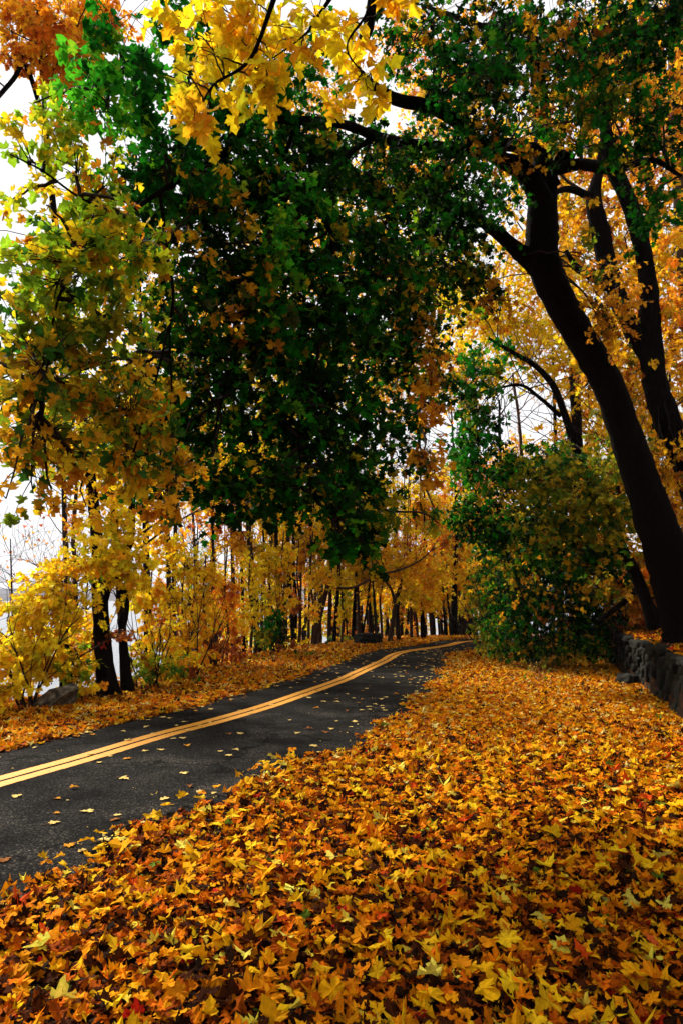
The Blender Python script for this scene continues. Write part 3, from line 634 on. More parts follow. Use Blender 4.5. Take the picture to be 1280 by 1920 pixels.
# trees standing behind the big maple
tree_from_pts('maple_tree', 'forked dark tree directly behind the big leaning maple', 'tree',
 [[(1345, 1200, 16, 70), (1335, 1050, 15.8, 60), (1290, 880, 15.5, 54), (1250, 790, 15.2, 50), (1226, 710, 15, 46), (1217, 620, 14.8, 44), (1214, 536, 14.6, 36), (1202, 460, 14.4, 32), (1178, 380, 14.2, 32), (1146, 305, 14, 30), (1130, 200, 13.8, 20), (1120, 60, 13.4, 14)],
  [(1222, 680, 15, 36), (1196, 640, 14.9, 34), (1166, 580, 14.7, 34), (1150, 530, 14.6, 34), (1134, 480, 14.4, 36), (1122, 420, 14.2, 36), (1112, 372, 14, 30), (1122, 320, 13.9, 18), (1135, 230, 13.7, 12)],
  [(1112, 372, 14, 16), (1070, 355, 13.8, 14), (1040, 362, 13.6, 10), (1000, 400, 13.4, 6)],
  [(1150, 545, 14.6, 20), (1110, 520, 14.4, 17), (1080, 500, 14.2, 13), (1060, 470, 14, 8)]],
 [(1180, 700, 15.6, 90, 120, 'golddark', .8), (1240, 560, 15.4, 80, 120, 'orange', .7), (1120, 620, 16, 70, 110, 'gold', .8), (1100, 420, 15, 90, 90, 'golddark', .9), (1230, 330, 15, 80, 120, 'golddark', .9), (1180, 150, 14, 120, 130, 'golddark', .9), (1240, 870, 15.4, 60, 90, 'golddark', .9), (1160, 850, 16, 70, 100, 'olive', .7)], 'bark', lod=1, limb_n=10, limb_len=2.4, size=.13)
tree_from_pts('tall_tree', 'tall straight brown trunk cut off by the right edge', 'tree',
 [[(1330, 1120, 18.5, 60), (1322, 1000, 18.5, 50), (1305, 700, 18.3, 44), (1283, 400, 18, 42), (1272, 200, 17.8, 38), (1264, 0, 17.5, 34), (1258, -120, 17.3, 26)],
  [(1277, 330, 17.9, 16), (1245, 275, 17.6, 12), (1210, 248, 17.3, 9), (1160, 250, 17, 6)]],
 [(1240, 470, 17.6, 60, 90, 'gold', 1.1), (1270, 640, 17.6, 50, 90, 'golddark', 1.1), (1240, 180, 17, 60, 110, 'orange', 1.0), (1270, 830, 17.6, 50, 90, 'golddark', 1.1), (1200, 60, 17, 70, 80, 'gold', .9)], 'barkb', lod=1, limb_n=6, limb_len=1.6)
tree_from_pts('leaning_tree', 'slender dark green tree arching left from behind the wall end', 'tree',
 [[(1228, 1172, 17.5, 34), (1212, 1130, 17.3, 24), (1185, 1065, 17, 23), (1142, 985, 16.8, 21), (1105, 905, 16.5, 18), (1078, 843, 16.3, 15), (1062, 790, 16.1, 14), (1040, 730, 16, 13), (1005, 688, 15.8, 10), (955, 658, 15.5, 8), (915, 634, 15.2, 5)],
  [(1050, 780, 16.1, 9), (1010, 745, 15.9, 7), (975, 722, 15.7, 6), (930, 728, 15.4, 4)]],
 [(875, 700, 15.4, 50, 50, 'green', .9), (935, 665, 15.6, 70, 35, 'green', .9), (900, 790, 15.3, 60, 60, 'deep', 1.1), (930, 880, 15.5, 90, 60, 'deep', 1.4), (870, 870, 15.2, 50, 90, 'green', .8), (1000, 920, 16, 70, 60, 'olive', 1.2), (960, 1000, 16, 100, 60, 'deep', 1.7), (1070, 880, 15.4, 70, 50, 'olive', 1.0), (1130, 920, 14.5, 60, 60, 'olive', 1.3), (1060, 990, 15.5, 80, 70, 'olive', 1.5), (890, 970, 16, 60, 50, 'deep', 1.2), (900, 740, 15.8, 70, 70, 'olive', .6), (1020, 860, 16, 70, 40, 'deep', 1.0), (1060, 900, 14.8, 90, 60, 'olive', .9), (1140, 970, 14.8, 80, 70, 'olive', 1.2), (1010, 960, 14.8, 90, 80, 'olive', .7), (1180, 900, 15, 50, 50, 'golddark', .8), (1100, 1050, 15, 90, 40, 'deepmix', 1.2)],
 'bark', lod=1, leafmat='leafg', limb_n=9, limb_len=1.8, depth=2)
def bush(name, label, px, py, d, blobs, pal, bark='twig', stems=9, h=1.6, lod=1, size=.1, mat='leafg', cat='bush', group=None, lean=.35):
    b = U(px, py, d); z = gz(b[0], b[1]); t = empty(name, (b[0], b[1], z), label, cat, group); WG, LG, ST = Geo(), Geo(), Geo(); ends = []
    for _ in range(stems):
        a = R.uniform(0, 6.28); branches(ST, (b[0] + R.normal(0, .12), b[1] + R.normal(0, .12), z - .05), (math.cos(a) * lean, math.sin(a) * lean, 1), h * R.uniform(.6, 1.1), .022, 1, ends, .4, .3)
    ST.build('stems', M[bark], t); att = np.vstack(ends)
    for c in blobs: pxblob(LG, WG, c[0], c[1], c[2], c[3], c[4], c[5] if len(c) > 5 and isinstance(c[5], str) else pal, cov=c[6] if len(c) > 6 else 1.6, size=size, attach=att, lod=lod, secr=.007, twr=.004)
    LG.build('foliage', M[mat], t, False); WG.build('twigs', M[bark], t); return t
bush('green_bush', 'large dark green bush on the right verge before the wall', 1010, 1245, 20.5, [(960, 1090, 20.5, 80, 80, 'deep', 1.8), (1050, 1080, 20.5, 90, 80, 'deep', 1.7), (1010, 1165, 20, 100, 60, 'deep', 2.0), (1110, 1150, 20.5, 60, 60, 'deep', 1.7), (930, 1010, 20.5, 50, 60, 'green', 1.4), (1080, 1020, 20.5, 80, 60, 'olive', 1.3), (970, 1120, 19.8, 50, 60, 'green', .8), (1070, 1215, 19.6, 80, 25, 'deepmix', 2.0), (990, 1222, 19.6, 60, 20, 'deepmix', 1.8), (1150, 1190, 20.5, 40, 35, 'deep', 1.6), (1130, 1205, 19.8, 40, 35, 'deep', 2.0), (1050, 1238, 19, 70, 12, 'brown', .9), (1000, 1100, 19.4, 120, 110, 'golddark', .3), (960, 1060, 19.6, 60, 110, 'lime', .3), (1120, 1000, 20, 60, 60, 'golddark', .8), (925, 1215, 20.5, 30, 22, 'olive', 1.3)], 'deep', h=3)
bush('yellow_bush', 'yellow green leaning bush beside the road bend on the right', 912, 1228, 23.5, [(915, 1110, 23.5, 40, 50, 'olive', 1.4), (910, 1180, 23.5, 30, 35, 'lime', 1.4), (940, 1200, 22.5, 30, 22, 'olive', 1.3), (905, 1050, 24, 35, 45, 'lime', 1)], 'lime', h=2.2)
# ------------------------------------------------------------------ lakeside trees on the left
tree_from_pts('maple_tree', 'thick dark forked trunk with yellow and orange leaves nearest the boulder', 'tree',
 [[(204, 1305, 14.2, 52), (200, 1270, 14.2, 37), (193, 1200, 14.2, 31), (188, 1120, 14.2, 30), (184, 1050, 14.2, 22), (178, 960, 14.2, 22), (160, 820, 14, 18), (130, 600, 13.6, 15), (100, 380, 13, 12), (80, 150, 12.4, 9), (70, 0, 12, 6)],
  [(190, 1130, 14.2, 24), (205, 1092, 14.1, 20), (232, 1045, 14, 17), (246, 1000, 13.9, 15), (248, 950, 13.8, 12), (260, 850, 13.6, 9)],
  [(90, 250, 12.7, 9), (50, 125, 12.2, 10), (25, 150, 12, 9), (-10, 190, 11.8, 9)]],
 [(60, 40, 12.2, 100, 60, 'golddark', 2.2), (130, 110, 12.6, 70, 80, 'gold', 1.6), (130, 110, 12.6, 70, 80, 'orange', 1.4), (70, 60, 11.6, 110, 70, 'orange', 1.6), (170, 30, 12.8, 60, 60, 'gold', 1.3), (40, 100, 12.2, 40, 40, 'rust', 1.6), (150, 200, 12.8, 40, 40, 'orange', 1.4), (190, 40, 12.6, 60, 60, 'orange', 1.8), (90, 175, 12.4, 35, 30, 'orange', 1.2),
  (210, 990, 13.6, 55, 60, 'yellow', 1.5), (250, 1080, 13.6, 60, 50, 'yellow', 1.4), (150, 1060, 13.4, 70, 45, 'yellow', 1.7), (90, 1110, 13, 70, 40, 'yellow', 1.8), (60, 1165, 12.8, 70, 40, 'yellow', 1.8), (130, 1140, 13, 60, 35, 'yellow', 1.4), (60, 1230, 13.5, 90, 50, 'yellow', 1.5), (150, 1210, 14.5, 60, 50, 'gold', 1.3), (30, 1150, 13, 50, 30, 'yellow', 1.2), (210, 1060, 13.4, 50, 30, 'lime', .8), (200, 1030, 13.2, 70, 60, 'yellow', 1.2), (170, 900, 13.8, 110, 60, 'gold', 1.0), (80, 820, 14, 90, 70, 'gold', .7), (230, 760, 14, 90, 80, 'yellow', .7)],
 'bark', lod=1, limb_n=9, limb_len=2.0, size=.12)
tree_from_pts('tree_with_vines', 'dark trunk wrapped in dead vines just right of the thick forked trunk', 'tree',
 [[(240, 1302, 14.8, 30), (237, 1270, 14.8, 22), (231, 1200, 14.8, 16), (226, 1120, 14.8, 14), (217, 1020, 14.8, 15), (214, 900, 14.8, 12), (210, 700, 14.6, 10)],
  [(225, 1190, 14.8, 12), (236, 1150, 14.8, 12), (238, 1100, 14.8, 11), (242, 1000, 14.8, 9)]],
 [(215, 1195, 14.4, 45, 12, 'rust', 1.6, .09), (190, 1205, 14.2, 35, 8, 'red', 1.0, .09), (240, 940, 15, 50, 50, 'gold', 1.2), (300, 1010, 15.5, 55, 50, 'gold', 1.1), (260, 1130, 15.5, 40, 40, 'yellow', .9)], 'bark', lod=1, limb_n=5, limb_len=1.6)
tree_from_pts('small_tree', 'small dark trunk rising behind the boulder out of the yellow bush', 'tree',
 [[(126, 1290, 14, 26), (124, 1240, 14, 19), (121, 1190, 14, 14), (124, 1130, 14.1, 10), (128, 1080, 14.2, 6)], [(128, 1220, 14, 8), (150, 1240, 14, 6), (158, 1275, 14, 5)]],
 [(50, 1215, 12.6, 75, 35, 'yellow', 1.9), (20, 1260, 12.4, 60, 35, 'yellow', 1.7), (110, 1190, 13.2, 50, 30, 'yellow', 1.2)], 'bark', lod=1, limb_n=5, limb_len=1.3)
tree_from_pts('bare_tree', 'pair of tall bare trunks against the sky above the lake', 'tree',
 [[(126, 1190, 27, 14), (126, 1080, 27, 11), (123, 1010, 27, 10), (120, 900, 27, 9), (118, 760, 27, 7), (110, 500, 27, 4)], [(143, 1190, 28, 11), (141, 1060, 28, 9), (138, 1000, 28, 8), (145, 900, 28, 7), (150, 760, 28, 5)]],
 [(150, 985, 26, 40, 20, 'orange', .7), (110, 700, 27, 80, 120, 'gold', .6)], 'barkm', limb_n=12, limb_len=2.6, depth=2)
# bare bushy trees by the water
tree_from_pts('bare_sapling', 'leafless spreading sapling at the far left against the lake', 'tree',
 [[(105, 1190, 19, 7), (106, 1130, 19, 6), (106, 1080, 19, 5), (102, 1050, 19, 4)]], [], 'twig', limb_n=12, limb_len=1.3, depth=3, twig='pinktwig', bare_leaf=('orange', 90), limb_t=(.1, 1), size=.1)
tree_from_pts('bare_sapling', 'thin leafless sapling beside the left edge of the lake view', 'tree',
 [[(26, 1230, 15, 5), (24, 1150, 15, 4), (22, 1080, 15, 3), (20, 1010, 15, 2)]], [], 'twig', limb_n=10, limb_len=1.1, depth=2, twig='pinktwig', bare_leaf=('rust', 40), limb_t=(.1, 1), size=.09)
bush('yellow_bush', 'bright yellow bush spreading round the boulder on the left', 60, 1310, 12.8, [(15, 1300, 12.0, 50, 30, 'yellow', 1.8), (90, 1245, 13.4, 50, 25, 'yellow', 1.5), (150, 1250, 13.6, 40, 40, 'lime', 1.2), (10, 1225, 12, 40, 30, 'yellow', 1.4), (170, 1290, 13.4, 30, 14, 'gold', 1.2)], 'yellow', mat='leaf', h=1.8)
bush('yellow_bush', 'yellow green bush between the vine wrapped trunk and the twin trunks', 280, 1285, 15.4, [(285, 1250, 15.4, 50, 35, 'lime', 1.4), (330, 1240, 15.8, 40, 30, 'yellow', 1.4), (270, 1220, 15.4, 35, 30, 'yellow', 1.2), (320, 1180, 16, 40, 30, 'gold', 1.2), (300, 1262, 15, 50, 16, 'olive', 1.1)], 'lime', mat='leaf', h=1.6)
bush('green_bush', 'dark green bush standing among the left hand trunks', 512, 1215, 25, [(512, 1170, 25, 22, 35, 'green', 2), (525, 1190, 25, 18, 25, 'deep', 1.6), (490, 1190, 24.5, 20, 25, 'olive', 1.4)], 'green', h=2)
bush('red_bush', 'rust red bush with bare stems beside the left verge', 405, 1245, 20, [(400, 1215, 20, 35, 28, 'rust', 1.3), (440, 1215, 21, 30, 25, 'rust', 1.1), (375, 1230, 19, 30, 22, 'orange', 1.2)], 'rust', mat='leaf', h=1.5)
bush('orange_bush', 'orange bush left of the rust red bush under the twin trunks', 350, 1265, 17.5, [(350, 1215, 17.5, 35, 45, 'gold', 1.4), (375, 1170, 18, 35, 40, 'gold', 1.2), (345, 1250, 17, 35, 16, 'rust', 1.2)], 'orange', mat='leaf', h=2)

def saplings():
    L = [
     ('yellow sapling with loose leaves left of the twin trunks', 285, 1262, 18, 'gold', [(285, 1110, 35, 40), (290, 1180, 30, 35)]),
     ('tall yellow sapling in front of the twin trunks', 345, 1262, 18.5, 'yellow', [(350, 1060, 35, 40), (335, 1130, 35, 35)]),
     ('golden sapling just right of the twin trunks', 385, 1250, 19.5, 'gold', [(385, 1080, 35, 50), (380, 1150, 35, 35)]),
     ('orange sapling leaning over the rust red bush', 425, 1238, 21, 'orange', [(425, 1110, 30, 45), (430, 1170, 25, 30)]),
     ('yellow sapling left of the dark green bush', 470, 1225, 24, 'yellow', [(470, 1080, 28, 40), (480, 1140, 25, 30)]),
     ('pale yellow sapling behind the dark green bush', 508, 1215, 26, 'yellow', [(508, 1060, 25, 30), (515, 1110, 22, 28)]),
     ('golden sapling filling the gap left of the vine wrapped trunk', 165, 1275, 16.5, 'gold', [(165, 1180, 35, 40), (155, 1235, 35, 25)]),
     ('low golden sapling behind the rust red bush', 400, 1225, 24, 'gold', [(405, 1150, 38, 40), (445, 1165, 30, 35)]),
     ('orange sapling spreading behind the tall yellow sapling', 320, 1235, 24, 'orange', [(320, 1170, 45, 35), (300, 1120, 40, 35)]),
     ('yellow sapling just before the paired black trunk', 530, 1208, 26, 'gold', [(535, 1130, 22, 30), (530, 1060, 30, 35)]),
     ('golden sapling in front of the strongly leaning tree', 585, 1206, 28, 'gold', [(590, 1150, 18, 22), (600, 1085, 30, 28)]),
     ('yellow sapling between the middle cluster and the leaning tree', 640, 1205, 30, 'yellow', [(640, 1090, 26, 26), (645, 1150, 16, 26)]),
     ('reddish sapling between the dark green bush and the leaning trunk', 560, 1205, 29, 'rust', [(556, 1130, 15, 25)])]
    for lab, px, py, d, pal, bl in L:
        tree_from_pts('sapling', lab, 'tree', [[(px, py, d, 5), (px + 3, py - 60, d, 4), (px - 3, py - 130, d, 3.4), (px + 2, py - 210, d, 2.5)]],
            [(a, b, d, c, e, pal, 1.35) for a, b, c, e in bl], 'barkb', limb_n=8, limb_len=.9, depth=1, size=.11, lod=1)
saplings()

# row of trunks round the bend
ROW = [ # label, d, pts (x,y,w), crown blobs (x,y,rx,ry,pal,cov)
 ('twin brown trunks rising left of the orange bush', 22, [(318, 1240, 15), (318, 1150, 12), (316, 1050, 11), (312, 900, 9), (308, 700, 6)], [(316, 870, 90, 80, 'gold', .8), (300, 720, 90, 90, 'yellow', .7)], [(330, 1240, 10), (326, 1140, 9), (328, 1040, 8), (332, 900, 6)]),
 ('thin grey trunk between the twin trunks and the pale double trunk', 26, [(402, 1215, 9), (401, 1120, 8), (400, 1000, 7), (398, 850, 5)], [(400, 960, 45, 45, 'orange', .9)], None),
 ('slim trunk left of the straight pale one on the bank', 27, [(440, 1208, 10), (438, 1100, 9), (435, 1000, 8), (430, 850, 6)], [(436, 880, 60, 60, 'gold', .8), (440, 1010, 30, 20, 'orange', .8)], None),
 ('slender straight trunk third before the dark green bush', 27, [(458, 1205, 8), (455, 1100, 7), (452, 980, 6), (452, 850, 4)], [(460, 1020, 30, 30, 'gold', .8)], None),
 ('broad trunk with peeling bark just left of the dark green bush', 26, [(484, 1210, 17), (477, 1130, 14), (470, 1040, 13), (464, 940, 11), (455, 760, 8)], [(480, 860, 80, 70, 'yellow', .8), (488, 1050, 30, 25, 'yellow', .9)], [(484, 1170, 8), (478, 1080, 7), (466, 1000, 6), (462, 900, 5)]),
 ('thin dark trunk close behind the dark green bush', 28, [(500, 1205, 8), (497, 1120, 7), (494, 1000, 5)], [(500, 990, 25, 25, 'gold', .7)], None),
 ('dark trunk rising straight above the dark green bush', 27, [(524, 1205, 14), (522, 1120, 12), (519, 1040, 10), (516, 900, 8)], [(520, 1030, 28, 20, 'yellow', .8), (525, 850, 60, 50, 'gold', .8)], None),
 ('paired black trunk with its left stem leaning', 30, [(552, 1206, 16), (548, 1150, 13), (543, 1090, 11), (540, 1000, 9), (536, 850, 6)], [(548, 960, 40, 50, 'gold', .8)], [(552, 1195, 9), (555, 1130, 8), (550, 1060, 7), (552, 950, 5)]),
 ('thin straight trunk just right of the paired black trunk', 31, [(563, 1203, 6), (564, 1120, 5), (566, 1020, 4)], [(568, 1040, 22, 30, 'orange', .8)], None),
 ('straight black trunk left of the strongly leaning one', 30, [(578, 1206, 7), (580, 1130, 6), (582, 1050, 5), (584, 900, 4)], [(585, 1020, 25, 25, 'gold', .8)], None),
 ('strongly leaning dark tree with a long branch reaching right', 29, [(588, 1212, 18), (596, 1170, 13), (606, 1130, 12), (615, 1095, 11), (622, 1050, 8), (630, 950, 6)], [(600, 1075, 28, 22, 'yellow', .9), (640, 900, 60, 50, 'gold', .7)], [(614, 1100, 6), (660, 1102, 5), (706, 1080, 4.5), (750, 1068, 4), (785, 1052, 3), (812, 1028, 2)]),
 ('grey trunk just behind the strongly leaning tree', 33, [(617, 1200, 10), (618, 1140, 9), (620, 1080, 8), (622, 960, 6)], [(618, 1000, 35, 35, 'gold', .9)], None),
 ('dark trunk curving up right of the leaning tree', 31, [(626, 1204, 10), (630, 1150, 9), (634, 1100, 8), (634, 1020, 6), (630, 900, 5)], [(650, 1050, 30, 30, 'gold', .8)], None),
 ('slim pale trunk in the middle of the row', 32, [(651, 1202, 4), (648, 1150, 4), (643, 1100, 3), (640, 1020, 3)], [(648, 1130, 14, 20, 'lime', .8)], None),
 ('brown trunk beginning the cluster at the middle bend', 32, [(661, 1205, 10), (663, 1150, 8), (667, 1080, 7), (668, 960, 5)], [(670, 1020, 35, 40, 'gold', .9)], None),
 ('grey trunk inside the cluster at the middle bend', 33, [(673, 1206, 11), (672, 1150, 8), (670, 1100, 7), (668, 1000, 5)], [(680, 1070, 25, 20, 'yellow', .9)], None),
 ('thin trunk leaning right out of the middle cluster', 32, [(677, 1206, 6), (684, 1160, 5), (691, 1110, 4), (697, 1050, 3)], [(700, 1040, 25, 25, 'gold', .8)], None),
 ('dark upright trunk at the right of the middle cluster', 33, [(694, 1207, 9), (693, 1150, 8), (691, 1100, 6), (690, 1000, 4)], [(696, 1000, 30, 40, 'yellow', .8)], None),
 ('short dark trunk above the roadside rock', 32, [(707, 1206, 9), (704, 1170, 8), (701, 1120, 6), (698, 1060, 4)], [(712, 1080, 20, 25, 'gold', .9)], None),
 ('thin curved trunk right of the roadside rock', 33, [(716, 1206, 7), (714, 1160, 6), (712, 1120, 5), (720, 1070, 4)], [(722, 1120, 18, 22, 'gold', .9)], None),
 ('spreading dark tree with forked branches at the road edge', 31, [(729, 1211, 14), (735, 1170, 10), (741, 1135, 10), (746, 1110, 7), (755, 1080, 5), (762, 1050, 3)], [(750, 1060, 40, 30, 'gold', 1.1), (770, 1110, 25, 20, 'yellow', .9)], [(741, 1135, 6), (733, 1105, 5), (722, 1090, 4), (712, 1070, 2)]),
 ('stout trunk directly right of the spreading tree', 32, [(748, 1210, 12), (745, 1170, 9), (746, 1130, 7), (752, 1095, 5), (758, 1040, 3)], [(765, 1040, 30, 30, 'orange', .9)], None),
 ('straight dark trunk before the thick short one', 34, [(771, 1204, 9), (770, 1150, 7), (769, 1100, 6), (768, 1010, 4)], [(775, 1080, 25, 30, 'gold', 1), (775, 980, 30, 30, 'orange', .6)], None),
 ('thin trunk leaning left beside the thick short one', 34, [(783, 1203, 6), (780, 1160, 5), (776, 1120, 4)], [(785, 1120, 22, 22, 'gold', 1)], None),
 ('thick short trunk at the centre of the bend', 34, [(793, 1204, 15), (792, 1170, 12), (790, 1130, 8), (795, 1080, 6)], [(800, 1070, 35, 35, 'gold', 1.1), (800, 1130, 25, 18, 'yellow', 1)], None),
 ('thin trunk right of the thick short one', 36, [(814, 1200, 5), (812, 1150, 4), (811, 1090, 3)], [(815, 1110, 22, 28, 'gold', 1)], None),
 ('dark trunk beyond the bend with a low branch', 38, [(834, 1197, 8), (833, 1165, 6), (830, 1120, 5)], [(838, 1080, 35, 40, 'gold', 1.1), (838, 1020, 35, 25, 'orange', 1)], [(833, 1168, 3), (822, 1160, 2.5), (812, 1158, 2)]),
 ('leaning trunk beyond the bend', 38, [(850, 1197, 8), (846, 1175, 6), (842, 1150, 5), (838, 1110, 4)], [(855, 1120, 26, 26, 'gold', 1.1)], None),
 ('tall slim trunk beyond the bend', 37, [(870, 1197, 8), (869, 1140, 6), (868, 1090, 5), (870, 1020, 4), (868, 950, 3)], [(870, 1060, 35, 45, 'gold', 1.1), (870, 1000, 40, 25, 'orange', 1.1), (885, 1130, 25, 25, 'yellow', 1.1)], None),
 ('broad trunk farthest right beyond the bend', 40, [(887, 1195, 13), (882, 1170, 10), (878, 1140, 8), (876, 1100, 5)], [(895, 1100, 35, 40, 'gold', 1.1)], None),
]
for lab, d, pts, cr, second in ROW:
    last = pts[-1]; pts = list(pts)
    # carry every trunk on upwards out of its visible part
    if last[1] > 700: pts.append((last[0] + random.uniform(-8, 8), last[1] - 160, max(2, last[2] * .6)))
    x0, y0, w0 = pts[0]; p0 = U(x0, y0, d); zg = gz(p0[0], p0[1]) - .15
    pts = [(x0, min(y0 + 4, 1120 + (EYE - zg) / d * 1280), w0 * 1.25)] + pts if zg < p0[2] else pts
    tk = [[(x, y, d, w * .82) for x, y, w in pts]]
    if (EYE - zg) / d * 1280 + 1120 > tk[0][0][1] + 2: tk[0].insert(0, (x0, 1120 + (EYE - zg) / d * 1280, d, w0 * 1.3))
    if second: tk.append([(x, y, d - .1, w) for x, y, w in second])
    cr = cr + [(x0 + random.uniform(-20, 20), random.uniform(900, 1010), 45, 45, 'yellow', .3), (x0 + random.uniform(-15, 15), random.uniform(1030, 1110), 30, 28, 'gold', .2)]
    tree_from_pts('tree', lab, 'tree', tk, [(x, y, d + random.uniform(-1, 1.5), rx * 1.25, ry * 1.2, pal, c * 1.7) for x, y, rx, ry, pal, c in cr],
        random.choice(['barkm', 'barkb', 'bark']), limb_n=7, limb_len=2.0, depth=2, size=.15, lod=2, spray=6, sides=8)

# bigger yellow and orange trees behind the canopy
BACK = [
 ('tall golden tree far up the right hillside behind the leaning maple', 24, [(1090, 1080, 26), (1085, 900, 22), (1075, 700, 18), (1060, 450, 12), (1050, 200, 8)], [(1000, 620, 110, 90, 'yellow'), (900, 600, 90, 60, 'yellow'), (1080, 500, 100, 100, 'gold'), (1000, 470, 80, 60, 'gold'), (1130, 700, 100, 90, 'gold'), (1040, 300, 120, 90, 'gold'), (1100, 850, 80, 80, 'gold')]),
 ('tall orange tree on the hillside at the right edge', 23, [(1230, 1060, 26), (1225, 850, 20), (1220, 600, 16), (1215, 300, 10)], [(1200, 300, 100, 110, 'orange'), (1230, 520, 90, 100, 'gold'), (1150, 100, 100, 90, 'gold'), (1250, 740, 70, 90, 'gold'), (1260, 900, 60, 80, 'orange'), (1190, 950, 70, 60, 'gold'), (1240, 1060, 60, 40, 'orange')]),
 ('yellow tree behind the dark hanging foliage at the centre', 44, [(905, 1195, 10), (900, 1000, 9), (880, 800, 8), (850, 500, 6), (820, 250, 4)], [(830, 180, 90, 70, 'gold'), (760, 80, 60, 50, 'orange'), (800, 500, 90, 90, 'yellow'), (860, 700, 70, 70, 'gold'), (720, 700, 80, 90, 'gold'), (760, 320, 100, 80, 'gold')]),
 ('orange tree with pinkish bare twigs above the bend', 36, [(850, 1195, 12), (852, 1080, 9), (856, 980, 7), (850, 860, 4), (845, 760, 3)], [(845, 1000, 50, 30, 'orange'), (880, 900, 60, 40, 'orange'), (800, 960, 40, 30, 'orange')]),
 ('golden tree behind the canopy at the upper left', 35, [(535, 1205, 9), (535, 1000, 8), (530, 700, 7), (525, 400, 5), (520, 150, 3)], [(480, 850, 100, 70, 'gold'), (560, 700, 110, 100, 'yellow'), (450, 600, 100, 100, 'gold'), (600, 450, 110, 110, 'gold'), (560, 200, 100, 90, 'gold')]),
 ('yellow tree behind the hanging foliage at the left', 22, [(278, 1235, 16), (276, 1100, 13), (272, 900, 11), (265, 650, 8), (260, 400, 5)], [(330, 820, 90, 70, 'yellow'), (200, 830, 90, 70, 'yellow'), (340, 620, 80, 80, 'gold'), (250, 450, 80, 70, 'gold'), (380, 900, 60, 50, 'gold')]),
]
for lab, d, pts, cr in BACK:
    x0, y0, w0 = pts[0]; p0 = U(x0, y0, d); zg = gz(p0[0], p0[1]) - .2; yb = 1120 + (EYE - zg) / d * 1280
    pts = [(x0, yb, w0 * 1.3)] + [p for p in pts if p[1] < yb - 10]
    tree_from_pts('golden_tree' if 'orange' not in lab else 'orange_tree', lab, 'tree', [[(x, y, d, w) for x, y, w in pts]], [(x, y, d + random.uniform(-2, 2), rx * 1.15, ry * 1.15, pal, 1.5, .16 * max(1, d / 26), 2.2) for x, y, rx, ry, pal in cr],
        'bark', limb_n=16, limb_len=3.4, depth=2, lod=2, size=.15, spray=7)
HILL = [
 ('golden hillside tree seen between the leaning trunk and the big maple', 22, [(1165, 1090, 13), (1160, 950, 10), (1150, 800, 8), (1145, 600, 5)], [(1160, 1000, 60, 60, 'golddark'), (1140, 900, 60, 60, 'gold'), (1170, 780, 60, 70, 'gold'), (1120, 1060, 60, 30, 'orange')]),
 ('slim golden tree behind the dark green bush on the hillside', 26, [(1050, 1110, 12), (1045, 950, 9), (1040, 800, 7), (1035, 650, 4)], [(1040, 900, 60, 70, 'gold'), (1060, 1010, 70, 50, 'olive'), (1000, 1000, 60, 50, 'gold'), (1090, 960, 50, 50, 'orange'), (1110, 1070, 40, 35, 'golddark')]),
 ('golden tree on the inside of the bend above the green bush', 32, [(945, 1160, 10), (942, 1050, 8), (938, 900, 6), (935, 750, 4)], [(920, 1080, 50, 50, 'gold'), (960, 1120, 50, 40, 'olive'), (930, 980, 60, 50, 'orange'), (960, 860, 50, 50, 'gold'), (985, 1060, 50, 40, 'golddark')]),
 ('dark hillside tree with rusty leaves at the right edge above the wall', 19, [(1240, 1080, 10), (1245, 980, 8), (1250, 850, 6), (1255, 700, 4)], [(1260, 1000, 40, 50, 'golddark'), (1255, 900, 40, 50, 'golddark'), (1200, 1080, 50, 25, 'orange'), (1265, 1080, 30, 35, 'rust')]),
]
for lab, d, pts, cr in HILL:
    x0, y0, w0 = pts[0]; p0 = U(x0, y0, d); zg = gz(p0[0], p0[1]) - .2; yb = 1120 + (EYE - zg) / d * 1280
    pts = [(x0, yb, w0 * 1.3)] + [p for p in pts if p[1] < yb - 10]
    tree_from_pts('hillside_tree', lab, 'tree', [[(x, y, d, w) for x, y, w in pts]], [(x, y, d + random.uniform(-1, 1), rx, ry, pal, 1.3) for x, y, rx, ry, pal in cr],
        'bark', limb_n=9, limb_len=2.2, depth=2, lod=2, size=.14, spray=7)
# leafless trees with reddish twigs
for lab, d, pts in [('leafless tree with reddish twigs seen through the gap right of centre', 30, [(985, 1110, 10), (978, 950, 8), (975, 820, 6), (960, 700, 4)]),
                    ('leafless tree with reddish twigs above the middle of the road', 38, [(745, 1200, 9), (742, 1050, 8), (738, 930, 6), (730, 820, 4)]),
                    ('leafless tree with pale twigs behind the spreading tree', 42, [(810, 1200, 8), (800, 1060, 7), (795, 950, 5), (800, 860, 4)]),
                    ('leafless tree behind the twin trunks on the bank', 32, [(365, 1210, 7), (368, 1080, 6), (362, 960, 5), (360, 860, 3)]),
                    ('leafless tree behind the leaning tree at the middle left', 34, [(600, 1205, 7), (598, 1060, 6), (600, 960, 5), (604, 860, 3)])]:
    x0 = pts[0][0]; p0 = U(x0, pts[0][1], d); zg = gz(p0[0], p0[1]) - .2; yb = 1120 + (EYE - zg) / d * 1280
    tree_from_pts('bare_tree', lab, 'tree', [[(x0, yb, d, pts[0][2])] + [(x, y, d, w) for x, y, w in pts if y < yb - 8]], [], 'barkb', limb_n=20, limb_len=2.6, depth=3, twig='pinktwig', bare_leaf=('orange', 260), limb_t=(.0, 1), size=.14)

